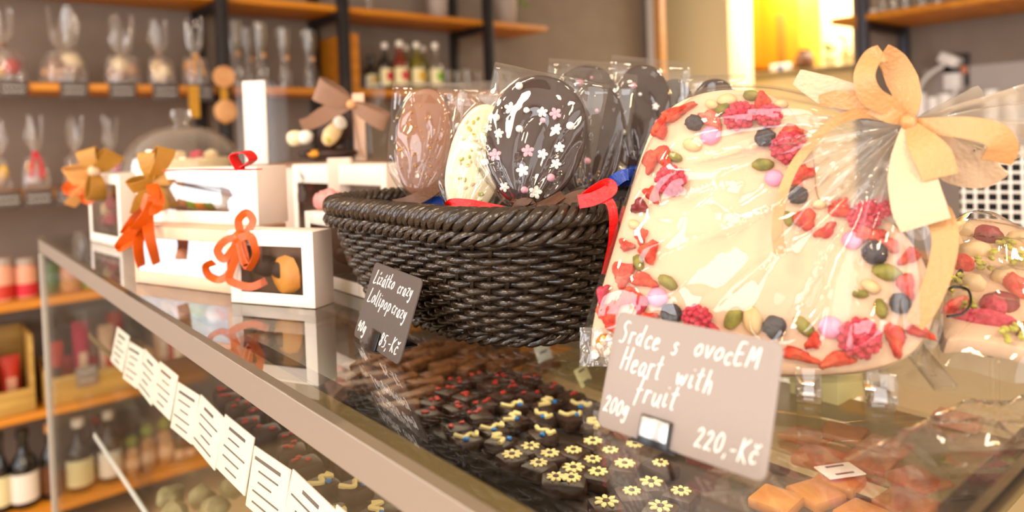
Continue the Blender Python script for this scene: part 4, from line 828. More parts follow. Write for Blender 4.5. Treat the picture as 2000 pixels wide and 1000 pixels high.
for k in range(7):
    a_ = k*2*PI/7; B().blob(q+Vector((.009*math.cos(a_), .009*math.sin(a_), .001*(k % 3))), (.008, .008, .009), sub=2, amp=.2, seed=k).build('petal', 'pinkflower', t)
B().blob(q+Vector((0, 0, .003)), (.008, .008, .010), sub=2, amp=.2).build('heart_of_rose', 'pinkflower', t)
# ================================================================== wicker basket
BX0, BX1, BY0, BY1 = .262, .545, .322, .585
def rrect(hx, hy, r, n):
    """points of a rounded rectangle, evenly spaced along its edge, with outward normals"""
    segs = []; r = min(r, hx, hy)
    for (cx_, cy_, a0) in ((hx-r, hy-r, 0), (-hx+r, hy-r, PI/2), (-hx+r, -hy+r, PI), (hx-r, -hy+r, 1.5*PI)):
        for k in range(13): a_ = a0+PI/2*k/12; segs.append((Vector((cx_+r*math.cos(a_), cy_+r*math.sin(a_), 0)), Vector((math.cos(a_), math.sin(a_), 0))))
    L = [0]
    for i in range(len(segs)): L.append(L[-1]+(segs[(i+1) % len(segs)][0]-segs[i][0]).length)
    out = []; j = 0
    for k in range(n):
        s = L[-1]*k/n
        while L[j+1] < s: j += 1
        f = (s-L[j])/max(1e-9, L[j+1]-L[j]); a_, b_ = segs[j], segs[(j+1) % len(segs)]
        out.append((a_[0].lerp(b_[0], f), a_[1].lerp(b_[1], f).normalized()))
    return out
bc = Vector(((BX0+BX1)/2, (BY0+BY1)/2, ZT)); HXt, HYt = (BX1-BX0)/2, (BY1-BY0)/2; HXb, HYb = HXt-.026, HYt-.026; HB = .086
t = thing('wicker_basket', 'dark brown woven wicker basket full of wrapped chocolate lollipops', 'basket', bc); TBask = t
NS = 78; NR = 20; NP = NS*4
wb = B()
for k in range(NR):
    v = (k+.4)/NR; hx = HXb+(HXt-HXb)*v**.85; hy = HYb+(HYt-HYb)*v**.85; bulge = .004*math.sin(PI*v)
    pts = []
    for i, (p, n_) in enumerate(rrect(hx, hy, .062, NP)):
        off = .0030*math.cos(2*PI*i/NP*NS/2+PI*(k % 2))
        pts.append(bc+p+n_*(bulge+off)+Vector((0, 0, .003+HB*.97*v+.0007*math.sin(i*.11+k*1.3))))
    wb.tube(pts, .0024, 6, closed=True)
wb.build('woven_side', 'wicker', t, ang=60)
sb = B()
pb = rrect(HXb, HYb, .062, NS); ptp = rrect(HXt, HYt, .062, NS)
for i in range(NS):
    a_ = bc+pb[i][0]+Vector((0, 0, .002)); m_ = bc+(pb[i][0]*.45+ptp[i][0]*.55)+pb[i][1]*.004+Vector((0, 0, HB*.5)); e_ = bc+ptp[i][0]+Vector((0, 0, HB))
    sb.tube([a_, m_, e_], .0017, 5)
sb.build('upright_cane', 'wicker', t)
def rope(path, nst, rh, rs, turns, squash=1.0):
    b = B(); n = len(path)
    for s_ in range(nst):
        pts = []
        for i, (p, n_) in enumerate(path):
            a_ = 2*PI*(s_/nst+turns*i/n); pts.append(p+n_*rh*math.cos(a_)*squash+Vector((0, 0, rh*math.sin(a_))))
        b.tube(pts, rs, 6, closed=True)
    return b
top = [(bc+p+n_*.001+Vector((0, 0, HB+.003)), n_) for p, n_ in rrect(HXt, HYt, .062, 520)]
rope(top, 5, .0058, .0031, 26, 1.25).build('braided_rim', 'wicker', t, ang=60)
low = [(bc+p+n_*.0055+Vector((0, 0, HB-.008)), n_) for p, n_ in rrect(HXt, HYt, .062, 520)]
rope(low, 3, .0032, .0024, 34).build('lower_braid', 'wicker', t, ang=60)
foot = [(bc+p+n_*.002+Vector((0, 0, .0045)), n_) for p, n_ in rrect(HXb, HYb, .062, 400)]
rope(foot, 3, .003, .0023, 24).build('foot_braid', 'wicker', t, ang=60)
lb = B(); ring = []
for v, ins in ((0, .006), (1, .006)):
    hx = HXb+(HXt-HXb)*v-ins; hy = HYb+(HYt-HYb)*v-ins; ring.append([bc+p+Vector((0, 0, .006+HB*.92*v)) for p, n_ in rrect(hx, hy, .058, 80)])
o_ = 0; vs = ring[0]+ring[1]; fs = [(i, (i+1) % 80, 80+(i+1) % 80, 80+i) for i in range(80)]+[tuple(range(80))[::-1]]
lb.add(vs, fs); lb.build('lining', 'wicker_in', t)
# crumpled brown tissue in the basket that holds the sticks
P = []
for i in range(26):
    row = []
    for j in range(26):
        u = i/25*2-1; v = j/25*2-1; x = u*(HXt-.036)*(1-.17*v*v*u*u); y = v*(HYt-.036)*(1-.17*v*v*u*u)
        row.append(bc+Vector((x, y, HB*.62+.012*noise.noise(Vector((x*60, y*60, 3)))+.006*noise.noise(Vector((x*160, y*160, 7)))-.02*max(0, abs(u)**6+abs(v)**6-.6))))
    P.append(row)
o = B().grid(P).build('crumpled_tissue', M('brown_tissue', (96, 66, 48), .6, c2=(70, 46, 32), scale=60)); tag(o, 'crumpled brown tissue filling the wicker basket under the lollipops', 'tissue')
# ================================================================== wrapped chocolate lollipops
def lolly(px, py, dep, wpx, hpx, roll, yaw, lean, mat, label, deco, bagpx=(0, 0, 0, 0), rib=None, seed=0, crease=1.0, group='lollipops in the basket', taper=.0):
    """px, py: middle of the chocolate; wpx, hpx its photographed size; roll clockwise degrees; yaw of the face against the view"""
    c = at_d(px, py, dep); view = (CAM-c).normalized(); n = Vector((view.x, view.y, 0)).normalized(); n = Matrix.Rotation(R(yaw), 3, 'Z') @ n
    n = (n+Vector((0, 0, math.tan(R(lean))))).normalized(); X, Y, N = frame(n); rm = Matrix.Rotation(R(-roll), 3, N); X = rm @ X; Y = rm @ Y
    w2 = wpx*dep/FPX/2/max(.5, math.cos(R(yaw))); h2 = hpx*dep/FPX/2; th = .009
    t = thing('chocolate_lollipop', label, 'lollipop', c-Y*h2, group); rnd = random.Random(seed)
    out = []
    for k in range(56):
        a_ = 2*PI*k/56; sx = abs(math.cos(a_))**.88*math.copysign(1, math.cos(a_)); sy = abs(math.sin(a_))**.92*math.copysign(1, math.sin(a_))
        out.append((w2*sx*(1-taper*max(0, -sy)), h2*sy))
    B().slab(out, th, .0026, c-N*th, X, Y, N).build('chocolate', mat, t)
    B().tube([c-N*th*.5-Y*h2*.7, c-N*th*.5-Y*(h2+.024)], .0021, 8).build('stick', 'paper', t)
    chd = t.children[0]
    def on(u, v): return c+X*w2*u+Y*h2*v
    for (kind, u, v, r) in deco:
        p = on(u, v)
        if kind == 'pearl': B().blob(p+N*r*.5, (r, r, r), sub=2).build('sugar_pearl', 'white_sugar', t)
        elif kind == 'pinkpearl': B().blob(p+N*r*.5, (r, r, r), sub=2).build('pink_pearl', 'pink_sugar', t)
        elif kind in ('flower', 'pinkflower'):
            b = B(); a0 = rnd.random()
            for k in range(5):
                q = Matrix.Rotation(a0+2*PI*k/5, 3, 'Z'); b.blob(p+mat3(X, Y, N) @ (q @ Vector((r*.6, 0, .0008))), (r*.5, r*.4, .0014), mat3(X, Y, N) @ q, 1)
            b.blob(p+N*.001, (r*.35, r*.35, .0016), mat3(X, Y, N), 1); b.build('sugar_flower', 'pink_sugar' if kind == 'pinkflower' else 'white_sugar', t)
        elif kind == 'bead': B().blob(p+N*.0004, (r, r, r), sub=1).build('golden_bead', 'goldbead', t)
        elif kind == 'flake': B().blob(p+N*.0004, (r, r*.6, r*.4), mat3(X, Y, N) @ Matrix.Rotation(rnd.random()*3, 3, 'Z'), 1, .3, 3, seed).build('nut_flake', 'lime' if rnd.random() < .6 else 'almond', t)
        elif kind == 'berry': B().blob(p+N*.001, (r, r, r*.8), sub=2, amp=.15, seed=seed).build('dried_berry', 'cranberry', t)
    # bag: two clear sheets, pinched together at the bottom where the ribbon ties them, open flat mouth on top
    bl, br, bt, bb = bagpx if any(bagpx) else (wpx*.12, wpx*.12, hpx*.13, hpx*.10)
    k_ = dep/FPX; xl, xr, yt, yb = -w2-bl*k_, w2+br*k_, h2+bt*k_, -h2-bb*k_
    nu, nv = 44, 54; ph = rnd.random()*10
    for sgn, nm in ((1, 'wrapper'), (-1, 'wrapper')):
        P = []
        for j in range(nv):
            v = j/(nv-1); y = yb+(yt-yb)*v; pinch = min(1, .13+1.15*(max(0, v)/.42)**.62) if v < .42 else 1
            row = []
            for i in range(nu):
                u = i/(nu-1); x = (xl+(xr-xl)*u); x = x*pinch
                e = max(0, 1-(abs(x)/max(1e-5, (xr if x > 0 else -xl)*pinch))**6)
                # stays just clear of the chocolate, closes towards mouth and sides
                inside = max(0, 1-((x/(w2*1.02))**2+(y/(h2*1.02))**2)); near = min(1, inside*6)
                base = .0014+.0022*near
                if y > h2*.9: base *= max(.15, 1-(y-h2*.9)/max(1e-4, yt-h2*.9))
                ang = math.atan2(x, y-yb+.008); d_ = math.hypot(x, y-yb)
                rid = abs(math.sin(ang*9+1.4*noise.noise(Vector((ang*3, d_*18, ph)))*3+ph)); rid = rid**.5
                a2 = abs(noise.noise(Vector((x*55+ph, y*34, ph))))
                fade = max(0, 1-d_/(1.75*h2))**.7
                z = base*e+crease*(.0062*rid*fade+.0014*a2+.0058*noise.voronoi(Vector((x*30+y*9+ph, y*13, ph)))[0][0])*e*(1 if sgn > 0 else .8)
                off = z if sgn > 0 else -th-z
                if y > h2: off = off*(1-min(1, (y-h2)/(yt-h2)))+(-th*.4)*min(1, (y-h2)/(yt-h2))
                if v < .1: off = off*(v/.1)+(-th*.5+sgn*.0018*math.sin(u*22))*(1-v/.1)
                row.append(c+X*x+Y*y+N*off)
            P.append(row)
        B().grid(P).build(nm, 'cello', t, ang=70)
    if rib:
        kp = c+Y*(yb+.004)-N*th*.5
        B().tube([kp+X*.006*math.cos(a_)+N*.007*math.sin(a_) for a_ in [2*PI*k/14 for k in range(14)]], .0026, 6, closed=True).build('ribbon_tie', rib, t)
    return t, c, X, Y, N
front_deco = [('pearl', -.55, .74, 0.0028), ('flower', -.62, .38, 0.0044), ('pearl', -.86, .2, 0.0027), ('flower', .02, .42, 0.0037), ('pinkflower', .28, .44, 0.0043), ('pinkpearl', .06, .3, 0.0021), ('pearl', .62, .3, 0.0029), ('pearl', -.36, .1, 0.0026), ('flower', -.74, -.03, 0.0034), ('flower', .36, .2, 0.0037), ('pinkflower', -.1, -.2, 0.0044), ('flower', .2, -.2, 0.0037), ('flower', .5, -.05, 0.0037), ('pinkflower', -.72, -.36, 0.0044), ('pearl', -.88, -.5, 0.0026), ('flower', -.12, -.5, 0.0044), ('flower', .5, -.3, 0.0036), ('pinkpearl', .46, -.52, 0.0029), ('pinkpearl', .0, -.78, 0.0026), ('flower', .22, -.78, 0.0046), ('flower', -.4, -.8, 0.0034), ('pearl', -.3, .4, 0.0022), ('flower', -.98, .02, 0.0030)]
rndg = random.Random(5)
beads = [('bead', u, v, rndg.uniform(.0007, .0013)) for u, v in [(rndg.gauss(-.35, .32), rndg.gauss(.0, .42)) for _ in range(46)] if u*u+v*v < .9]+[('bead', u, v, .0008) for u, v in [(rndg.gauss(.3, .3), rndg.gauss(-.25, .4)) for _ in range(20)] if u*u+v*v < .85]
flakes = [('flake', u, v, rndg.uniform(.0014, .0028)) for u, v in [(rndg.gauss(0, .4), rndg.gauss(.2, .45)) for _ in range(44)] if u*u+v*v < .85]
side_beads = [('pinkpearl', -.1, -.36, 0.0029)]+[('bead', u, v, .0009) for u, v in [(rndg.gauss(-.2, .3), rndg.gauss(-.58, .1)) for _ in range(16)]]+[('pinkpearl', .0, .5, 0.0017)]
t1, *_ = lolly(826, 278, .575, 108, 216, 4, -14, 8, 'milk_choc', 'milk chocolate lollipop with golden beads, leftmost in the basket', beads, (14, 22, 14, 10), 'choco_ribbon', 1, 1.0)
lolly(905, 258, .63, 92, 150, 3, -10, 6, 'milk_choc', 'milk chocolate lollipop with a pale button, just behind the leftmost one', [('pearl', -.2, .12, 0.0034)], (8, 18, 24, 8), None, 2, .6)
lolly(956, 244, .65, 96, 140, 0, -10, 6, 'milk_choc', 'milk chocolate lollipop with a few beads, behind the white one', [('bead', -.1, .5, .0014), ('bead', .25, .5, .0014), ('bead', .1, .55, .001)], (10, 10, 20, 8), None, 3, .5)
t3, *_ = lolly(930, 312, .525, 112, 226, 15, -6, 8, 'white_choc', 'white chocolate lollipop with chopped nuts and a red ribbon in the basket', flakes, (10, 16, 18, 14), 'red_ribbon', 4, .8)
t4, *_ = lolly(1046, 272, .49, 196, 262, 14, 0, 10, 'dark_choc', 'big dark chocolate lollipop with white and pink sugar flowers at the front of the basket', front_deco, (14, 22, 8, 8), 'choco_ribbon', 11, 1.15, taper=.12)
t5, *_ = lolly(1158, 274, .578, 118, 236, 10, 8, 8, 'dark_choc', 'dark chocolate lollipop with golden beads at its foot, right behind the flowered one', side_beads, (8, 14, 26, 10), 'choco_ribbon', 6, .7)
lolly(1146, 200, .668, 128, 150, 6, 4, 8, 'dark_choc', 'dark chocolate lollipop with pink pearls standing above the others in the middle', [('pinkpearl', -.25, .5, 0.0036), ('pinkpearl', .1, .66, 0.0015), ('pinkpearl', .45, -.1, 0.0014), ('pinkpearl', .5, .4, 0.0012), ('berry', .9, -.9, .005)], (16, 18, 10, 60), None, 7, .9)
t7, *_ = lolly(1252, 226, .635, 116, 208, 8, 8, 8, 'dark_choc', 'dark chocolate lollipop with pearls and a blue ribbon left of the chocolate heart', [('pinkpearl', -.35, .55, 0.0028), ('pearl', -.1, .4, 0.0017), ('pearl', -.55, -.35, 0.0028), ('pinkpearl', .55, -.1, 0.0026), ('pinkpearl', .4, -.4, 0.0022), ('flower', .45, .2, 0.0033), ('pinkpearl', .25, -.6, 0.0015)], (10, 30, 14, 10), 'blue_ribbon', 8, .8)
lolly(1318, 222, .67, 78, 140, 4, 6, 6, 'dark_choc', 'small dark chocolate lollipop with a red ring peeping over the heart', [('berry', -.35, .55, .0034)], (8, 20, 10, 10), None, 9, .5)
lolly(1398, 226, .63, 96, 148, 2, 6, 6, 'dark_choc', 'dark chocolate lollipop almost hidden behind the top of the heart', [], (18, 10, 8, 10), None, 10, .4)
# ribbons of the lollipops
curl(t3, [(884, 428), (876, 405), (884, 396), (920, 398), (955, 405), (988, 412), (986, 420), (968, 422)], [.5, .495, .49, .485, .485, .485, .49, .5], .0058, 'red_ribbon', 'ribbon_loop', None, .12)
curl(t4, [(1010, 412), (1020, 400), (1035, 402), (1030, 418), (1050, 408), (1075, 395), (1100, 380)], .475, .009, 'choco_ribbon', 'ribbon_loop', None, .3)
curl(t4, [(1090, 415), (1110, 396), (1140, 385), (1170, 392), (1150, 400)], [.47, .475, .48, .485, .49], .011, 'choco_ribbon', 'ribbon_tail', None, .3)
curl(t1, [(768, 402), (790, 398), (815, 388), (845, 372), (868, 352)], [.55, .55, .55, .555, .56], .010, 'choco_ribbon', 'ribbon_tail', None, .25)
curl(t5, [(1130, 394), (1160, 388), (1192, 371), (1186, 361), (1160, 374), (1138, 390)], [.444, .442, .44, .442, .446, .448], .0085, 'red_ribbon', 'ribbon_loop', None, .25)
curl(t5, [(1160, 388), (1188, 392), (1198, 420), (1197, 470), (1190, 505), (1183, 536)], [.444, .440, .437, .443, .449, .452], .0055, 'red_ribbon', 'ribbon_tail', None, .1)
curl(t7, [(1178, 378), (1195, 358), (1215, 344), (1228, 342), (1226, 352), (1205, 358)], [.5, .49, .485, .485, .49, .5], .009, 'blue_ribbon', 'ribbon_loop', None, .35)
curl(t1, [(820, 398), (840, 394), (866, 392)], .56, .008, 'blue_ribbon', 'ribbon_end', None, .2)
# small wrapped sweets between the sticks
for i, (px, py, mt, lab) in enumerate(((793, 408, 'paleblue', 'crumpled clear sweet wrapper at the left end of the basket'), (838, 412, 'tan', 'brown wrapped sweet beside the blue ribbon in the basket'), (1000, 418, 'choco_ribbon', 'twisted brown wrapper under the flowered lollipop'))):
    q = at_z(px, py, bc.z+HB*.80); o = B().blob((q.x, q.y, bc.z+HB*.74), (.012, .011, .008), sub=3, amp=.5, freq=2.4, seed=i).build('wrapped_sweet', mt); tag(o, lab, 'sweet')
# ================================================================== handwriting
GL = {  # single stroke letters: list of strokes in a unit box (x, y), y up, x height .55
 'L': (.6, [[(.2, 1.0), (.12, .5), (.02, .02), (.25, .0), (.5, .08)]]), 'i': (.3, [[(.12, .55), (.08, .1), (.16, .0), (.25, .1)], [(.17, .75), (.18, .79)]]), 'í': (.3, [[(.12, .55), (.08, .1), (.16, .0), (.25, .1)], [(.15, .72), (.26, .92)]]),
 'z': (.5, [[(.05, .5), (.4, .52), (.08, .05), (.2, .06), (.42, .02)]]), 'á': (.55, [[(.42, .45), (.25, .55), (.06, .3), (.15, .02), (.36, .2), (.43, .5), (.38, .1), (.48, .0)], [(.3, .7), (.42, .92)]]), 'a': (.55, [[(.42, .45), (.25, .55), (.06, .3), (.15, .02), (.36, .2), (.43, .5), (.38, .1), (.48, .0)]]),
 't': (.42, [[(.24, .95), (.16, .4), (.15, .05), (.28, .02)], [(.02, .6), (.38, .66)]]), 'k': (.5, [[(.16, 1.0), (.06, .0)], [(.4, .52), (.12, .28), (.42, .0)]]), 'o': (.5, [[(.25, .54), (.05, .3), (.15, .02), (.4, .2), (.38, .5), (.22, .54)]]),
 'c': (.45, [[(.38, .45), (.24, .55), (.05, .3), (.15, .02), (.38, .1)]]), 'r': (.42, [[(.1, .55), (.06, .0)], [(.08, .32), (.22, .52), (.38, .48)]]), 'y': (.5, [[(.08, .52), (.1, .2), (.24, .15), (.4, .52)], [(.42, .55), (.32, -.1), (.16, -.38), (.04, -.25)]]),
 'l': (.28, [[(.17, 1.0), (.08, .3), (.1, .02), (.22, .04)]]), 'p': (.52, [[(.14, .55), (.02, -.38)], [(.11, .38), (.3, .55), (.44, .35), (.3, .04), (.08, .1)]]), 'g': (.52, [[(.42, .46), (.22, .55), (.06, .28), (.2, .06), (.4, .4)], [(.44, .55), (.36, -.15), (.2, -.38), (.05, -.24)]]),
 'K': (.6, [[(.16, 1.0), (.06, .0)], [(.52, .95), (.12, .48), (.48, .0)]]), 'č': (.5, [[(.42, .45), (.24, .55), (.05, .3), (.15, .02), (.4, .1)], [(.16, .86), (.28, .7), (.5, .9)]]), 'S': (.6, [[(.5, .95), (.28, 1.0), (.14, .75), (.38, .45), (.3, .05), (.04, .05)]]),
 'd': (.55, [[(.36, .45), (.2, .53), (.05, .25), (.18, .02), (.36, .2)], [(.48, 1.0), (.36, .1), (.46, .0)]]), 'e': (.46, [[(.06, .28), (.36, .36), (.3, .54), (.1, .45), (.06, .12), (.2, .0), (.42, .1)]]), 's': (.42, [[(.36, .5), (.2, .55), (.12, .4), (.3, .22), (.2, .0), (.02, .05)]]),
 'v': (.5, [[(.06, .54), (.2, .02), (.44, .55)]]), 'E': (.55, [[(.46, .98), (.14, .92), (.06, .03), (.44, .06)], [(.1, .5), (.4, .53)]]), 'M': (.75, [[(.04, .0), (.2, .95), (.34, .35), (.6, .98), (.64, .0)]]), 'H': (.7, [[(.16, 1.0), (.06, .0)], [(.62, 1.0), (.5, .0)], [(.1, .48), (.56, .52)]]),
 'w': (.7, [[(.06, .54), (.16, .04), (.34, .45), (.44, .04), (.64, .56)]]), 'h': (.52, [[(.16, 1.0), (.05, .0)], [(.08, .3), (.28, .54), (.36, .35), (.36, .0)]]), 'f': (.45, [[(.42, .92), (.3, 1.0), (.2, .7), (.08, -.2)], [(.04, .45), (.38, .5)]]), 'u': (.52, [[(.08, .54), (.06, .15), (.2, .02), (.38, .3), (.44, .54), (.4, .1), (.5, .0)]]),
 '0': (.52, [[(.28, .85), (.06, .5), (.14, .04), (.4, .2), (.44, .68), (.26, .85)]]), '2': (.52, [[(.08, .68), (.26, .86), (.4, .65), (.06, .04), (.24, .08), (.46, .02)]]), '4': (.5, [[(.22, .84), (.04, .38), (.44, .42)], [(.36, .66), (.28, .0)]]), '8': (.5, [[(.4, .75), (.2, .84), (.14, .6), (.36, .3), (.22, .02), (.06, .2), (.36, .55), (.42, .76)]]), '5': (.5, [[(.44, .85), (.16, .82), (.12, .5), (.36, .48), (.36, .12), (.06, .02)]]),
 ',': (.22, [[(.12, .08), (.04, -.14)]]), '-': (.42, [[(.06, .32), (.36, .36)]]), ' ': (.42, []), 'Q': (0, [])}
def write(txt, O, X, Y, N, size, rad, xs=1.0, slant=.18, sp=.12, seed=0):
    b = B(); x = 0; rnd = random.Random(seed)
    for ch in txt:
        w_, st = GL[ch]; dy = rnd.uniform(-.06, .06); sc = rnd.uniform(.94, 1.06)
        for s_ in st:
            pts = smooth([(a_*sc+x+slant*q*sc, q*sc+dy, 0) for a_, q in s_], 5) if len(s_) > 2 else [Vector((a_+x+slant*q, q+dy, 0)) for a_, q in s_]
            b.tube([O+X*(p.x*size*xs)+Y*(p.y*size)+N*rad*.35 for p in pts], rad, 6)
        x += w_+sp
    return b, x*size
def board(bl, br, tilt, mat, label, lines, clip_mat, hgt=.0545, wdt=.0855, clip_u=.3):
    a = at_z(*bl, ZT+.0012); b_ = at_z(*br, ZT+.0012); X = (b_-a).normalized(); n0 = Vector((X.y, -X.x, 0)); n0 = n0 if n0.dot(CAM-a) > 0 else -n0
    N = (n0*math.cos(R(tilt))+Vector((0, 0, math.sin(R(tilt))))).normalized(); Y = N.cross(X); Y = Y if Y.z > 0 else -Y
    t = thing('price_board', label, 'price board', a+X*wdt/2, 'hand written price boards on the counter')
    r = .004; out = []
    for (cx_, cy_, a0) in ((wdt-r, hgt-r, 0), (r, hgt-r, 90), (r, r, 180), (wdt-r, r, 270)):
        for k in range(6): out.append((cx_+r*math.cos(R(a0+18*k)), cy_+r*math.sin(R(a0+18*k))))
    th = .0012; O = a-N*th
    B().slab(out, th, .0003, O, X, Y, N).build('board', mat, t)
    for i, (txt, u, v, size, fit) in enumerate(lines):
        b, w_ = write(txt, a+X*u+Y*v, X, Y, N, size, .00038 if mat == 'slate' else .00034, fit, seed=i+3)
        b.build('handwriting', 'chalk', t)
    # folded clip with a foot behind
    cu = wdt*clip_u; cw = .0165; ch = .0115
    def pl(u0, u1, v0, v1, k0, k1): return B().box((0, 0, 0), (u1-u0, v1-v0, k1-k0), .0005, Matrix.Translation(O+X*(u0+u1)/2+Y*(v0+v1)/2+N*(k0+k1)/2) @ mat3(X, Y, N).to_4x4())
    cp = pl(cu-cw/2, cu+cw/2, -.0006, ch, th+.0002, th+.0016).build('clip', 'blackplastic', t)
    pl(cu-cw/2+.0008, cu+cw/2-.0012, .0022, ch-.0008, th+.0016, th+.0019).build('clip_face', clip_mat, cp)
    ft = B().box((0, 0, 0), (cw*1.5, .03, .0012), .0005, Matrix.Translation(a+X*cu-n0*.013+Vector((0, 0, -.0004))) @ mat3(X, n0, Vector((0, 0, 1))).to_4x4()); ft.build('foot', 'blackplastic', t)
    return t
board((690, 655), (797, 727), 20, 'slate', 'dark slate price board for the crazy lollipops leaning before the wicker basket', [('Lízátko', .0085, .0405, .0098, .93), ('crazy', .0535, .0405, .0094, .86), ('Lollipop', .0075, .0265, .0098, 1), ('crazy', .0535, .0265, .0094, .86), ('40g', .004, .0052, .0092, .95), ('85,-Kč', .048, .0045, .0098, .95)], 'blackplastic', clip_u=.46)
board((1165, 830), (1480, 940), 20, 'slate2', 'large grey price board reading heart with fruit in front of the chocolate heart', [('Srdce', .004, .0405, .0102, .76), ('s', .034, .0405, .0098, .8), ('ovocEM', .0455, .0415, .0094, .85), ('Heart', .0075, .0278, .0108, .70), ('with', .0385, .0278, .0100, .80), ('fruit', .0185, .0165, .0108, .80), ('200g', .0022, .0075, .0084, .70), ('220,-Kč', .0525, .0050, .0094, .76)], 'clearlip', clip_u=.385)
# ================================================================== the wrapped chocolate heart
nH0 = Vector((-.88, -.475, 0)).normalized(); LEAN = R(20)
NHt = (nH0*math.cos(LEAN)+Vector((0, 0, math.sin(LEAN)))).normalized()
PH0 = at_z(1556, 738, ZT+.012)
XH = Vector((0, 0, 1)).cross(NHt).normalized(); YH = NHt.cross(XH)
def hp(x, y, off=0): return at_pl(x, y, PH0+NHt*off, NHt)
def h2(x, y): q = hp(x, y)-PH0; return (q.dot(XH), q.dot(YH))
def H3(u, v, k=0): return PH0+XH*u+YH*v+NHt*k
tHt = thing('chocolate_heart', 'ivory chocolate heart topped with red berries, wrapped in cellophane with a beige satin bow', 'chocolate heart', PH0)
hout_px = [(1152, 672), (1160, 610), (1178, 545), (1200, 470), (1224, 390), (1250, 305), (1278, 240), (1320, 200), (1376, 178), (1440, 172), (1500, 182), (1545, 212), (1578, 262), (1592, 318), (1596, 372), (1612, 400), (1650, 396), (1700, 408), (1752, 440), (1795, 490), (1820, 550), (1826, 610), (1808, 660), (1768, 700), (1700, 724), (1620, 733), (1540, 734), (1460, 728), (1380, 720), (1290, 712), (1210, 704), (1165, 696)]
hout = [(p.x, p.y) for p in smooth([Vector((*h2(*q), 0)) for q in hout_px], 4, True)]
TH = .011
B().slab(hout, TH, .0028, PH0-NHt*TH, XH, YH, NHt).build('ivory_slab', 'white_slab', tHt)
KH = FPX/ (PH0-CAM).dot(_fw)
rt = random.Random(21)
def top_rot(deg): return mat3(XH, YH, NHt) @ Matrix.Rotation(R(deg), 3, 'Z')
def berry_raspberry(px, py, r, rr=1.0):
    p = hp(px, py); rp = r*((p-CAM).dot(_fw))/FPX; b = B()
    rm = top_rot(rt.uniform(0, 180))
    b.blob(p+NHt*rp*.28, (rp*.82*rr, rp*.82, rp*.55), rm, 2)
    for k in range(26):
        z = 1-(k+.5)/26*1.1; a_ = k*2.4; s_ = math.sqrt(max(0, 1-z*z)); b.blob(p+NHt*rp*.28+rm @ Vector((rp*.80*rr*s_*math.cos(a_), rp*.80*s_*math.sin(a_), rp*.55*z)), (rp*.25,)*3, None, 1)
    b.build('raspberry', 'raspberry', tHt, ang=80)
def straw(px, py, rx, ry, deg, mt='strawberry', seed=0):
    p = hp(px, py); s_ = (p-CAM).dot(_fw)/FPX
    f = lambda q: 1+.22*math.cos(3*math.atan2(q.y, q.x)+seed)
    B().blob(p+NHt*.0012, (rx*s_, ry*s_, .0042), top_rot(-deg), 3, .30, 2.6, seed, f).build('strawberry_slice', mt, tHt, ang=80)
def small(px, py, r, kind, deg=0, rr=1.0):
    p = hp(px, py); s_ = (p-CAM).dot(_fw)/FPX
    if kind == 'blue':
        B().blob(p+NHt*r*s_*.45, (r*s_, r*s_, r*s_*.7), top_rot(rt.uniform(0, 90)), 3, .22, 2.5, px, lambda q: 1-.35*max(0, q.z-.82)/.18).build('blackcurrant', 'blueberry', tHt, ang=80)
    elif kind == 'pis': B().blob(p+NHt*.001, (r*1.25*s_, r*.75*s_, .0042), top_rot(-deg), 2, .2, 2.2, px).build('pistachio', 'pistachio', tHt)
    elif kind == 'pink': B().blob(p+NHt*.0012, (r*s_, r*s_*.95, .0042), top_rot(deg), 3).build('pink_candy', 'pink', tHt)
    elif kind == 'alm': B().blob(p+NHt*.001, (r*1.2*s_, r*.8*s_, .0035), top_rot(-deg), 2, .12, 2, px).build('almond_flake', 'almond', tHt)
for a_ in ((1446, 230, 30, 1.15), (1502, 230, 26), (1541, 292, 36, .9), (1312, 355, 32), (1690, 424, 30, 1.3), (1722, 408, 24), (1678, 662, 42, .95), (1362, 622, 30, .9)): berry_raspberry(*a_)
for i, a_ in enumerate(((1322, 222, 34, 12, -28), (1390, 236, 26, 15, 40, 'paleberry'), (1290, 252, 14, 24, 10), (1276, 312, 15, 30, 30), (1300, 312, 13, 28, -20), (1276, 380, 15, 18, -30), (1488, 200, 14, 20, 20), (1548, 258, 24, 12, 5), (1566, 342, 24, 16, -30), (1552, 356, 16, 12, 0), (1573, 430, 20, 22, 0), (1612, 452, 22, 11, -35), (1640, 412, 26, 13, 30), (1650, 400, 16, 10, 60), (1690, 458, 34, 18, -10), (1735, 478, 20, 12, 30, 'paleberry'), (1776, 502, 22, 12, -40), (1770, 560, 14, 28, -10), (1748, 662, 16, 32, -10), (1588, 668, 12, 18, 30), (1556, 694, 36, 12, 10), (1634, 704, 34, 14, -20), (1268, 492, 17, 22, 10), (1252, 462, 12, 16, 0), (1224, 480, 16, 10, 20, 'paleberry'), (1216, 530, 22, 18, -20), (1258, 548, 26, 14, 12), (1230, 580, 24, 16, -20), (1190, 612, 20, 24, 20), (1178, 575, 11, 20, 15, 'raspberry'), (1252, 596, 14, 20, 0, 'raspberry'), (1395, 648, 26, 12, 30, 'raspberry'), (1796, 648, 24, 12, 20), (1250, 404, 16, 14, 0, 'cranberry'), (1218, 548, 12, 18, 40, 'paleberry'), (1205, 640, 20, 14, 0), (1270, 620, 18, 10, 0))): straw(*a_, **{'seed': i})
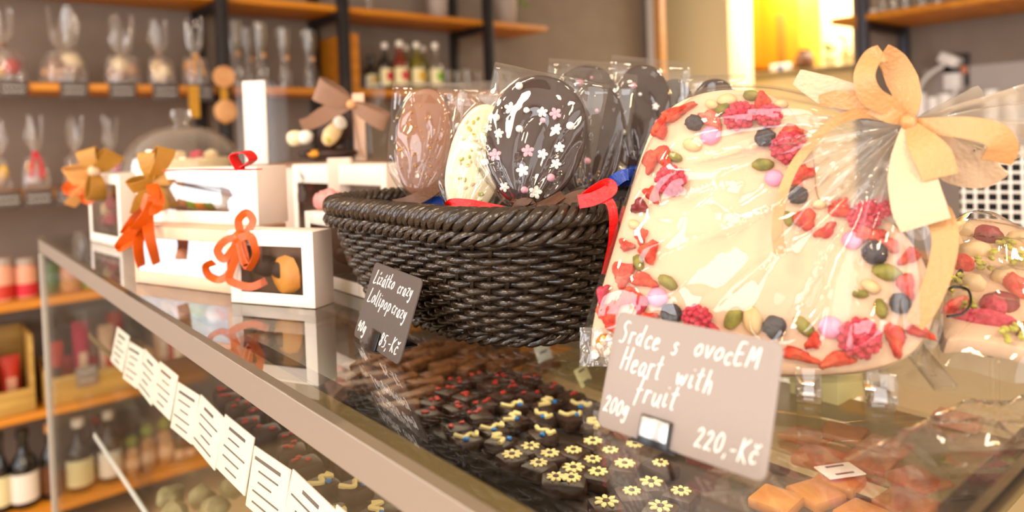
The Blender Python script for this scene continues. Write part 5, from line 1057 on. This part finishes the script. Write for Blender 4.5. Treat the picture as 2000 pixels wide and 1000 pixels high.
for a_ in ((1357, 242, 17, 'blue'), (1495, 271, 19, 'blue'), (1558, 383, 19, 'blue'), (1707, 495, 23, 'blue'), (1312, 614, 20, 'blue'), (1513, 640, 22, 'blue'), (1757, 594, 20, 'blue'), (1412, 215, 14, 'pis', -30), (1468, 188, 14, 'pis', 10), (1490, 323, 17, 'pis', 0), (1318, 308, 13, 'pis', 20), (1247, 514, 14, 'pis', 70), (1305, 552, 17, 'pis', 30), (1432, 622, 20, 'pis', -60), (1570, 638, 19, 'pis', 50), (1732, 532, 22, 'pis', 10), (1720, 604, 16, 'pis', 80), (1540, 428, 13, 'pis', 80), (1388, 266, 20, 'pink'), (1512, 349, 18, 'pink'), (1664, 470, 19, 'pink'), (1285, 581, 20, 'pink'), (1622, 640, 23, 'pink'), (1352, 284, 16, 'alm', 20), (1420, 196, 16, 'alm', 0), (1390, 206, 12, 'alm', 30), (1525, 205, 12, 'alm', 0), (1470, 626, 24, 'alm', 80), (1700, 560, 16, 'alm', 30), (1600, 400, 12, 'alm', 0), (1240, 440, 12, 'alm', 20), (1680, 575, 12, 'pis', 0)): small(*a_)
# crumbs at the tip of the heart
for k in range(12):
    px = rt.uniform(1160, 1195); py = rt.uniform(655, 695); p = hp(px, py, .002); B().blob(p, (.0024, .002, .002), None, 1, .5, 2, k).build('white_crumb', 'white_sugar' if k % 3 else 'goldbead', tHt)
# cellophane: front and back sheets gathered at the knot
KN = (1774, 238)
kdep = (hp(*KN)-CAM).dot(_fw)-.012
bag_px = [(1132, 668), (1150, 590), (1180, 500), (1205, 420), (1232, 340), (1262, 262), (1310, 205), (1368, 166), (1440, 158), (1510, 160), (1580, 174), (1650, 196), (1710, 214), (1766, 236), (1786, 262), (1806, 320), (1828, 390), (1846, 470), (1856, 550), (1850, 620), (1830, 680), (1790, 722), (1700, 742), (1600, 748), (1500, 744), (1380, 734), (1270, 722), (1180, 712), (1140, 700)]
bo = [Vector((*h2(*q), 0)) for q in bag_px]; bo = smooth(bo, 5, True); nb = len(bo)
cen = Vector((*h2(1490, 480), 0)); kn = Vector((*h2(*KN), 0))
def seg_in(u, v, k=0):
    """how deep a point lies inside the chocolate outline (0 outside .. 1)"""
    ins = False
    for i in range(len(hout)):
        (xa, ya), (xb, yb) = hout[i-1], hout[i]
        if (ya > v) != (yb > v) and u < (xb-xa)*(v-ya)/(yb-ya)+xa: ins = not ins
    return ins
for sgn in (1, -1):
    P = []; nr = 46
    for j in range(nr):
        s_ = j/(nr-1); row = []
        for i in range(nb+1):
            q = cen.lerp(bo[i % nb], s_); u, v = q.x, q.y
            dk = (q-kn).length; ang = math.atan2(v-kn.y, u-kn.x)
            ins = 1 if seg_in(u, v) else 0
            edge = max(0, 1-s_**5)
            rid = abs(math.sin(ang*15+2.2*noise.noise(Vector((ang*2, dk*10, sgn))))); rid = rid**.6*max(0, 1-dk/.2)**.8
            cr = abs(noise.noise(Vector((u*26, v*26, 4+sgn)))) + .5*abs(noise.noise(Vector((u*60, v*52, 9))))
            h = .007*edge + .008*rid*edge + (.0016*cr+.016*noise.voronoi(Vector((ang*4.2, dk*11+.6*noise.noise(Vector((u*20, v*20, 1))), 3+sgn)))[0][0]*min(1, dk/.05))*edge*(1 if sgn > 0 else .6)
            off = h if sgn > 0 else -TH-h*.6
            if s_ > .93: off = off*(1-(s_-.93)/.07)+(-TH*.5+sgn*.0004)*((s_-.93)/.07)
            row.append((u, v, off))
        P.append(row)
    if sgn > 0:   # smooth the height so that the sheet bridges over the toppings
        pass
    B().grid([[H3(*c) for c in row] for row in P]).build('cellophane_sheet', 'cello', tHt, ang=75)
# gathered neck and flared end of the cellophane beyond the knot
kp = at_d(*KN, kdep+.006)
e0 = [(1900, 170), (1950, 190), (2010, 165), (2050, 200), (2050, 250), (2030, 290), (1990, 310), (1930, 300), (1880, 292)]
P = []
fan = [at_d(x, y, kdep+.02+.012*(i % 2)) for i, (x, y) in enumerate(e0)]; fan = smooth(fan, 5)
for j in range(22):
    s_ = j/21; row = []
    for i, f in enumerate(fan):
        q = kp.lerp(f, s_); row.append(q+NHt*(.006*math.sin(i*1.35)*min(1, s_*2.2)*(1-.3*s_)+.004*noise.noise(Vector((i*.4, s_*6, 2)))))
    P.append(row)
B().grid(P).build('cellophane_fan', 'cellohaze', tHt, ang=75)
# gathered pleats of the bag between the knot and the notch of the heart
arc = smooth([hp(x, y, .004) for x, y in ((1545, 215), (1575, 270), (1592, 330), (1604, 392), (1650, 404), (1700, 414), (1750, 440), (1800, 470), (1830, 430))], 6); kq = hp(1768, 246, .010); P = []
for j in range(26):
    s_ = (j/25)**.8; row = []
    for i, f in enumerate(arc):
        q = kq.lerp(f, s_); row.append(q+NHt*((.0035*math.sin(i*1.05)+.004*noise.noise(Vector((i*.3, s_*4, 8))))*math.sin(PI*min(1, s_*.9+.08))))
    P.append(row)
B().grid(P).build('cellophane_pleats', 'cellohaze', tHt, ang=75)
# folded foot of the bag lying under the tip
P = []
for j in range(14):
    row = []
    for i in range(20):
        x = 1134+ (1230-1134)*i/19; y = 640+ (716-640)*j/13; q = hp(x, y, -.001); row.append(q+NHt*(.004*abs(noise.noise(Vector((x*.06, y*.05, 3))))+.001))
    P.append(row)
B().grid(P).build('cellophane_fold', 'cellosoft', tHt, ang=75)
# satin bow
kd = kdep-.006
def rib(px, off, w_, mat, name, tw=0.0, face=None):
    """w_ in pixels; off = distance in front of the heart's plane for each point"""
    pts = [hp(x, y, o) for (x, y), o in zip(px, off)]; pp = smooth(pts, 9); L = len(pp); ww = []; wl = []; m_ = len(w_)-1
    for i in range(L):
        t_ = (pp[min(i+1, L-1)]-pp[max(i-1, 0)]).normalized(); v = (CAM-pp[i]).normalized(); s = t_.cross(v).normalized(); f = i/(L-1)
        tt = tw(f) if callable(tw) else tw*f
        ww.append((s*math.cos(tt)+v*math.sin(tt)).normalized()); g = f*m_; k = min(m_-1, int(g)); wl.append((w_[k]+(w_[k+1]-w_[k])*(g-k))*(pp[i]-CAM).dot(_fw)/FPX)
    return B().strip(pp, ww, wl, .00035).build(name, mat, tHt, ang=60)
rib([(1774, 238), (1725, 214), (1668, 196), (1612, 176), (1556, 150)], [.012, .014, .016, .016, .016], [18, 46, 62, 58, 30], 'cream_ribbon', 'bow_tail', .15)
rib([(1776, 236), (1740, 226), (1700, 204), (1640, 194), (1600, 196)], [.013, .018, .02, .021, .018], [14, 30, 40, 36, 20], 'beige_ribbon', 'bow_tail', .2)
rib([(1772, 232), (1742, 210), (1702, 188), (1688, 150), (1702, 114), (1724, 104)], [.013, .02, .026, .03, .028, .022], [14, 36, 44, 40, 36, 36], 'beige_ribbon', 'bow_loop', lambda f: .5*f)
rib([(1724, 104), (1746, 126), (1762, 158), (1774, 196), (1778, 234)], [.022, .014, .011, .011, .013], [40, 54, 58, 46, 14], 'beige_ribbon', 'bow_loop', lambda f: .5-.5*f)
rib([(1780, 240), (1830, 246), (1890, 250), (1940, 262), (1958, 288), (1946, 316)], [.013, .02, .024, .024, .020, .014], [16, 34, 44, 50, 54, 52], 'beige_ribbon', 'bow_loop', lambda f: .35*f)
rib([(1946, 316), (1910, 330), (1866, 318), (1830, 286), (1786, 244)], [.014, .006, .004, .006, .012], [64, 78, 84, 60, 16], 'cream_ribbon', 'bow_loop', lambda f: .35-.35*f)
rib([(1778, 242), (1800, 276), (1822, 306), (1836, 346)], [.016, .022, .024, .022], [16, 54, 68, 64], 'beige_ribbon', 'bow_tail', .25)
rib([(1774, 244), (1778, 300), (1782, 350), (1794, 404), (1808, 440)], [.015, .018, .020, .022, .02], [18, 66, 86, 96, 92], 'cream_ribbon', 'bow_tail', .2)
rib([(1800, 400), (1832, 420), (1846, 470), (1832, 540), (1806, 600), (1784, 634)], [.012, .014, .016, .014, .012, .01], [40, 52, 46, 44, 42, 36], 'beige_ribbon', 'bow_tail', .3)
rib([(1768, 238), (1730, 226), (1680, 222), (1630, 238), (1585, 280), (1548, 330), (1526, 390), (1518, 450), (1524, 496)], [.014, .016, .018, .019, .020, .019, .018, .017, .016], [10, 18, 20, 20, 18, 18, 20, 22, 26], 'beige_ribbon', 'curled_tail', lambda f: .4*math.sin(f*5))
q = hp(1774, 238, .016); B().blob(q, (.0042, .0042, .0036), mat3(XH, YH, NHt), 2, .25, 3).build('bow_knot', 'beige_ribbon', tHt)
B().tube([q+XH*.0036*math.cos(a_)*.7+YH*.0044*math.sin(a_)+NHt*.002*math.cos(a_) for a_ in [2*PI*k/18 for k in range(18)]], .0009, 6, closed=True).build('wire_tie', 'copper', tHt)
# perforation dots of the satin ribbon
# acrylic easel behind and under the heart
ta = thing('acrylic_easel', 'clear acrylic display easel holding up the chocolate heart', 'easel', PH0-NHt*.02)
ex = XH
def prop(u, nm, lean=1):
    base = H3(u, 0, -TH-.012); base.z = ZT+.0012
    b = B(); up = YH
    p0 = base+nH0*.026; p1 = base-nH0*.004
    ctr = H3(u, .05, -TH-.016)
    b.box((0, 0, 0), (.012, .10, .003), .0006, Matrix.Translation(ctr) @ mat3(XH, YH, NHt).to_4x4()); b.build(nm, 'acrylic', ta)
    B().box((0, 0, 0), (.012, .036, .003), .0006, Matrix.Translation(Vector((base.x, base.y, ZT+.0016))+nH0*.006) @ mat3(XH, nH0, Vector((0, 0, 1))).to_4x4()).build('foot', 'acrylic', ta)
    hk = H3(u, -.0065, -TH*.5); B().box((0, 0, 0), (.012, .003, .034), .0006, Matrix.Translation(hk) @ mat3(XH, YH, NHt).to_4x4()).build('ledge', 'acrylic', ta)
    lp = H3(u, -.002, .0115); B().box((0, 0, 0), (.012, .014, .0025), .0006, Matrix.Translation(lp) @ mat3(XH, YH, NHt).to_4x4()).build('lip', 'acrylic', ta)
uL, _ = h2(1400, 735); uR, _ = h2(1720, 735)
for u in (uL, h2(1578, 735)[0], uR): prop(u, 'back_strut')
# ================================================================== second wrapped slab at the right edge
nB0 = Vector((-.62, -.78, 0)).normalized(); NBk = (nB0*math.cos(R(66))+Vector((0, 0, math.sin(R(66))))).normalized()
PB0 = at_z(1930, 690, ZT+.024); XB = Vector((0, 0, 1)).cross(NBk).normalized(); YB_ = NBk.cross(XB)
bp = lambda x, y, o=0: at_pl(x, y, PB0+NBk*o, NBk)
def b2(x, y): q = bp(x, y)-PB0; return (q.dot(XB), q.dot(YB_))
tk = thing('fruit_nut_bark', 'white chocolate bark with nuts, pistachio and red berries in cellophane at the right', 'chocolate bark', PB0)
bo2 = [(1842, 655), (1838, 560), (1850, 470), (1880, 432), (1935, 424), (2000, 440), (2070, 470), (2130, 520), (2150, 600), (2110, 680), (2040, 690), (1960, 672), (1890, 662)]
o2 = [(p.x, p.y) for p in smooth([Vector((*b2(*q), 0)) for q in bo2], 4, True)]
B().slab(o2, .01, .0026, PB0-NBk*.01, XB, YB_, NBk).build('bark_slab', 'white_slab', tk)
rk = random.Random(4); rmB = lambda d: mat3(XB, YB_, NBk) @ Matrix.Rotation(R(d), 3, 'Z')
sB = (PB0-CAM).dot(_fw)/FPX
for i, (px, py, rx, ry, mt, nm) in enumerate(((1930, 460, 33, 28, 'cranberry', 'dried_cranberry'), (1878, 516, 27, 20, 'strawberry', 'strawberry_slice'), (1955, 592, 36, 26, 'cranberry', 'dried_cranberry'), (1940, 598, 26, 24, 'raspberry', 'raspberry'), (1880, 450, 34, 18, 'almond', 'almond'), (1905, 490, 40, 18, 'almond', 'almond'), (1960, 540, 28, 22, 'almond', 'almond'), (1985, 470, 30, 22, 'almond', 'almond'), (1870, 600, 40, 10, 'paleberry', 'strawberry_slice'), (1900, 555, 26, 20, 'almond', 'almond'), (1985, 560, 20, 44, 'paleberry', 'strawberry_slice'), (1872, 545, 8, 8, 'blueberry', 'blackcurrant'), (2000, 650, 14, 16, 'cranberry', 'dried_cranberry'), (1925, 625, 60, 9, 'raspberry', 'strawberry_slice'), (1860, 470, 16, 12, 'almond', 'almond'), (1990, 500, 16, 14, 'almond', 'almond'))):
    B().blob(bp(px, py, .0016), (rx*sB, ry*sB, .0065), rmB(rk.uniform(-25, 25)), 3, .18, 2.4, i).build(nm, mt, tk, ang=80)
for k in range(60):
    cx_, cy_ = rk.choice(((1920, 515), (1875, 580), (1900, 590), (1975, 640), (1860, 548), (1985, 505), (1990, 660), (1965, 480)))
    B().blob(bp(rk.gauss(cx_, 16), rk.gauss(cy_, 10), .003+rk.random()*.003), (.0024, .0018, .0016), rmB(rk.uniform(0, 180)), 1, .3, 2, k).build('chopped_pistachio', 'lime', tk, flat=True)
fo = [(1838, 690), (1836, 600), (1840, 500), (1862, 430), (1892, 404), (1935, 414), (1990, 436), (2080, 470), (2170, 540), (2180, 640), (2120, 720), (2040, 730), (1980, 735), (1900, 712)]
bo_ = smooth([Vector((*b2(*q), 0)) for q in fo], 4, True); cb = Vector((*b2(1985, 570), 0)); P = []
for j in range(26):
    s_ = j/25; row = []
    for i in range(len(bo_)+1):
        q = cb.lerp(bo_[i % len(bo_)], s_); e_ = 1-s_**5; h = (.010+.011*abs(noise.noise(Vector((q.x*34, q.y*34, 1))))+.005*abs(noise.noise(Vector((q.x*80, q.y*60, 6)))))*e_-.004*(1-e_)
        row.append(PB0+XB*q.x+YB_*q.y+NBk*h)
    P.append(row)
B().grid(P).build('cellophane_sheet', 'cello', tk, ang=75)
# loose foot of its bag lying on the glass towards the viewer
P = []
q00, q10, q01, q11 = at_z(1640, 905, ZT), at_z(1950, 890, ZT), at_z(1880, 785, ZT), at_z(2100, 785, ZT)
for j in range(30):
    row = []
    for i in range(40):
        u, v = i/39, j/29; q = q00.lerp(q10, u).lerp(q01.lerp(q11, u), v); ed = min(1, 6*min(u, 1-u, v+.05, 1.02-v))
        row.append(q+Vector((0, 0, .0006+ed*(.009*abs(noise.noise(Vector((q.x*38, q.y*38, 2))))+.006*abs(noise.noise(Vector((q.x*90, q.y*70, 5))))))))
    P.append(row)
B().grid(P).build('cellophane_foot', 'cello', tk, ang=75)
B().tube(smooth([bp(x, y, .012) for x, y in ((1850, 618), (1880, 612), (1896, 590), (1890, 566), (1866, 560), (1850, 566))], 8), .0007, 6).build('black_cord', 'blackplastic', tk)
# block of clear acrylic under it
ts = thing('acrylic_stand', 'clear acrylic stand carrying the wrapped fruit and nut bark at the right', 'stand', PB0)
for u in (-.02, .05):
    c0 = PB0+XB*u-NBk*.017+YB_*.05; B().box((0, 0, 0), (.012, .11, .003), .0006, Matrix.Translation(c0) @ mat3(XB, YB_, NBk).to_4x4()).build('strut', 'acrylic', ts)
    g0 = PB0+XB*u+YB_*.065-NBk*.019; zz_ = (g0.z-ZT)-.0012
    B().box((g0.x, g0.y, ZT+zz_/2+.0003), (.012, .003, max(.004, zz_)), .0004, None).build('leg', 'acrylic', ts)
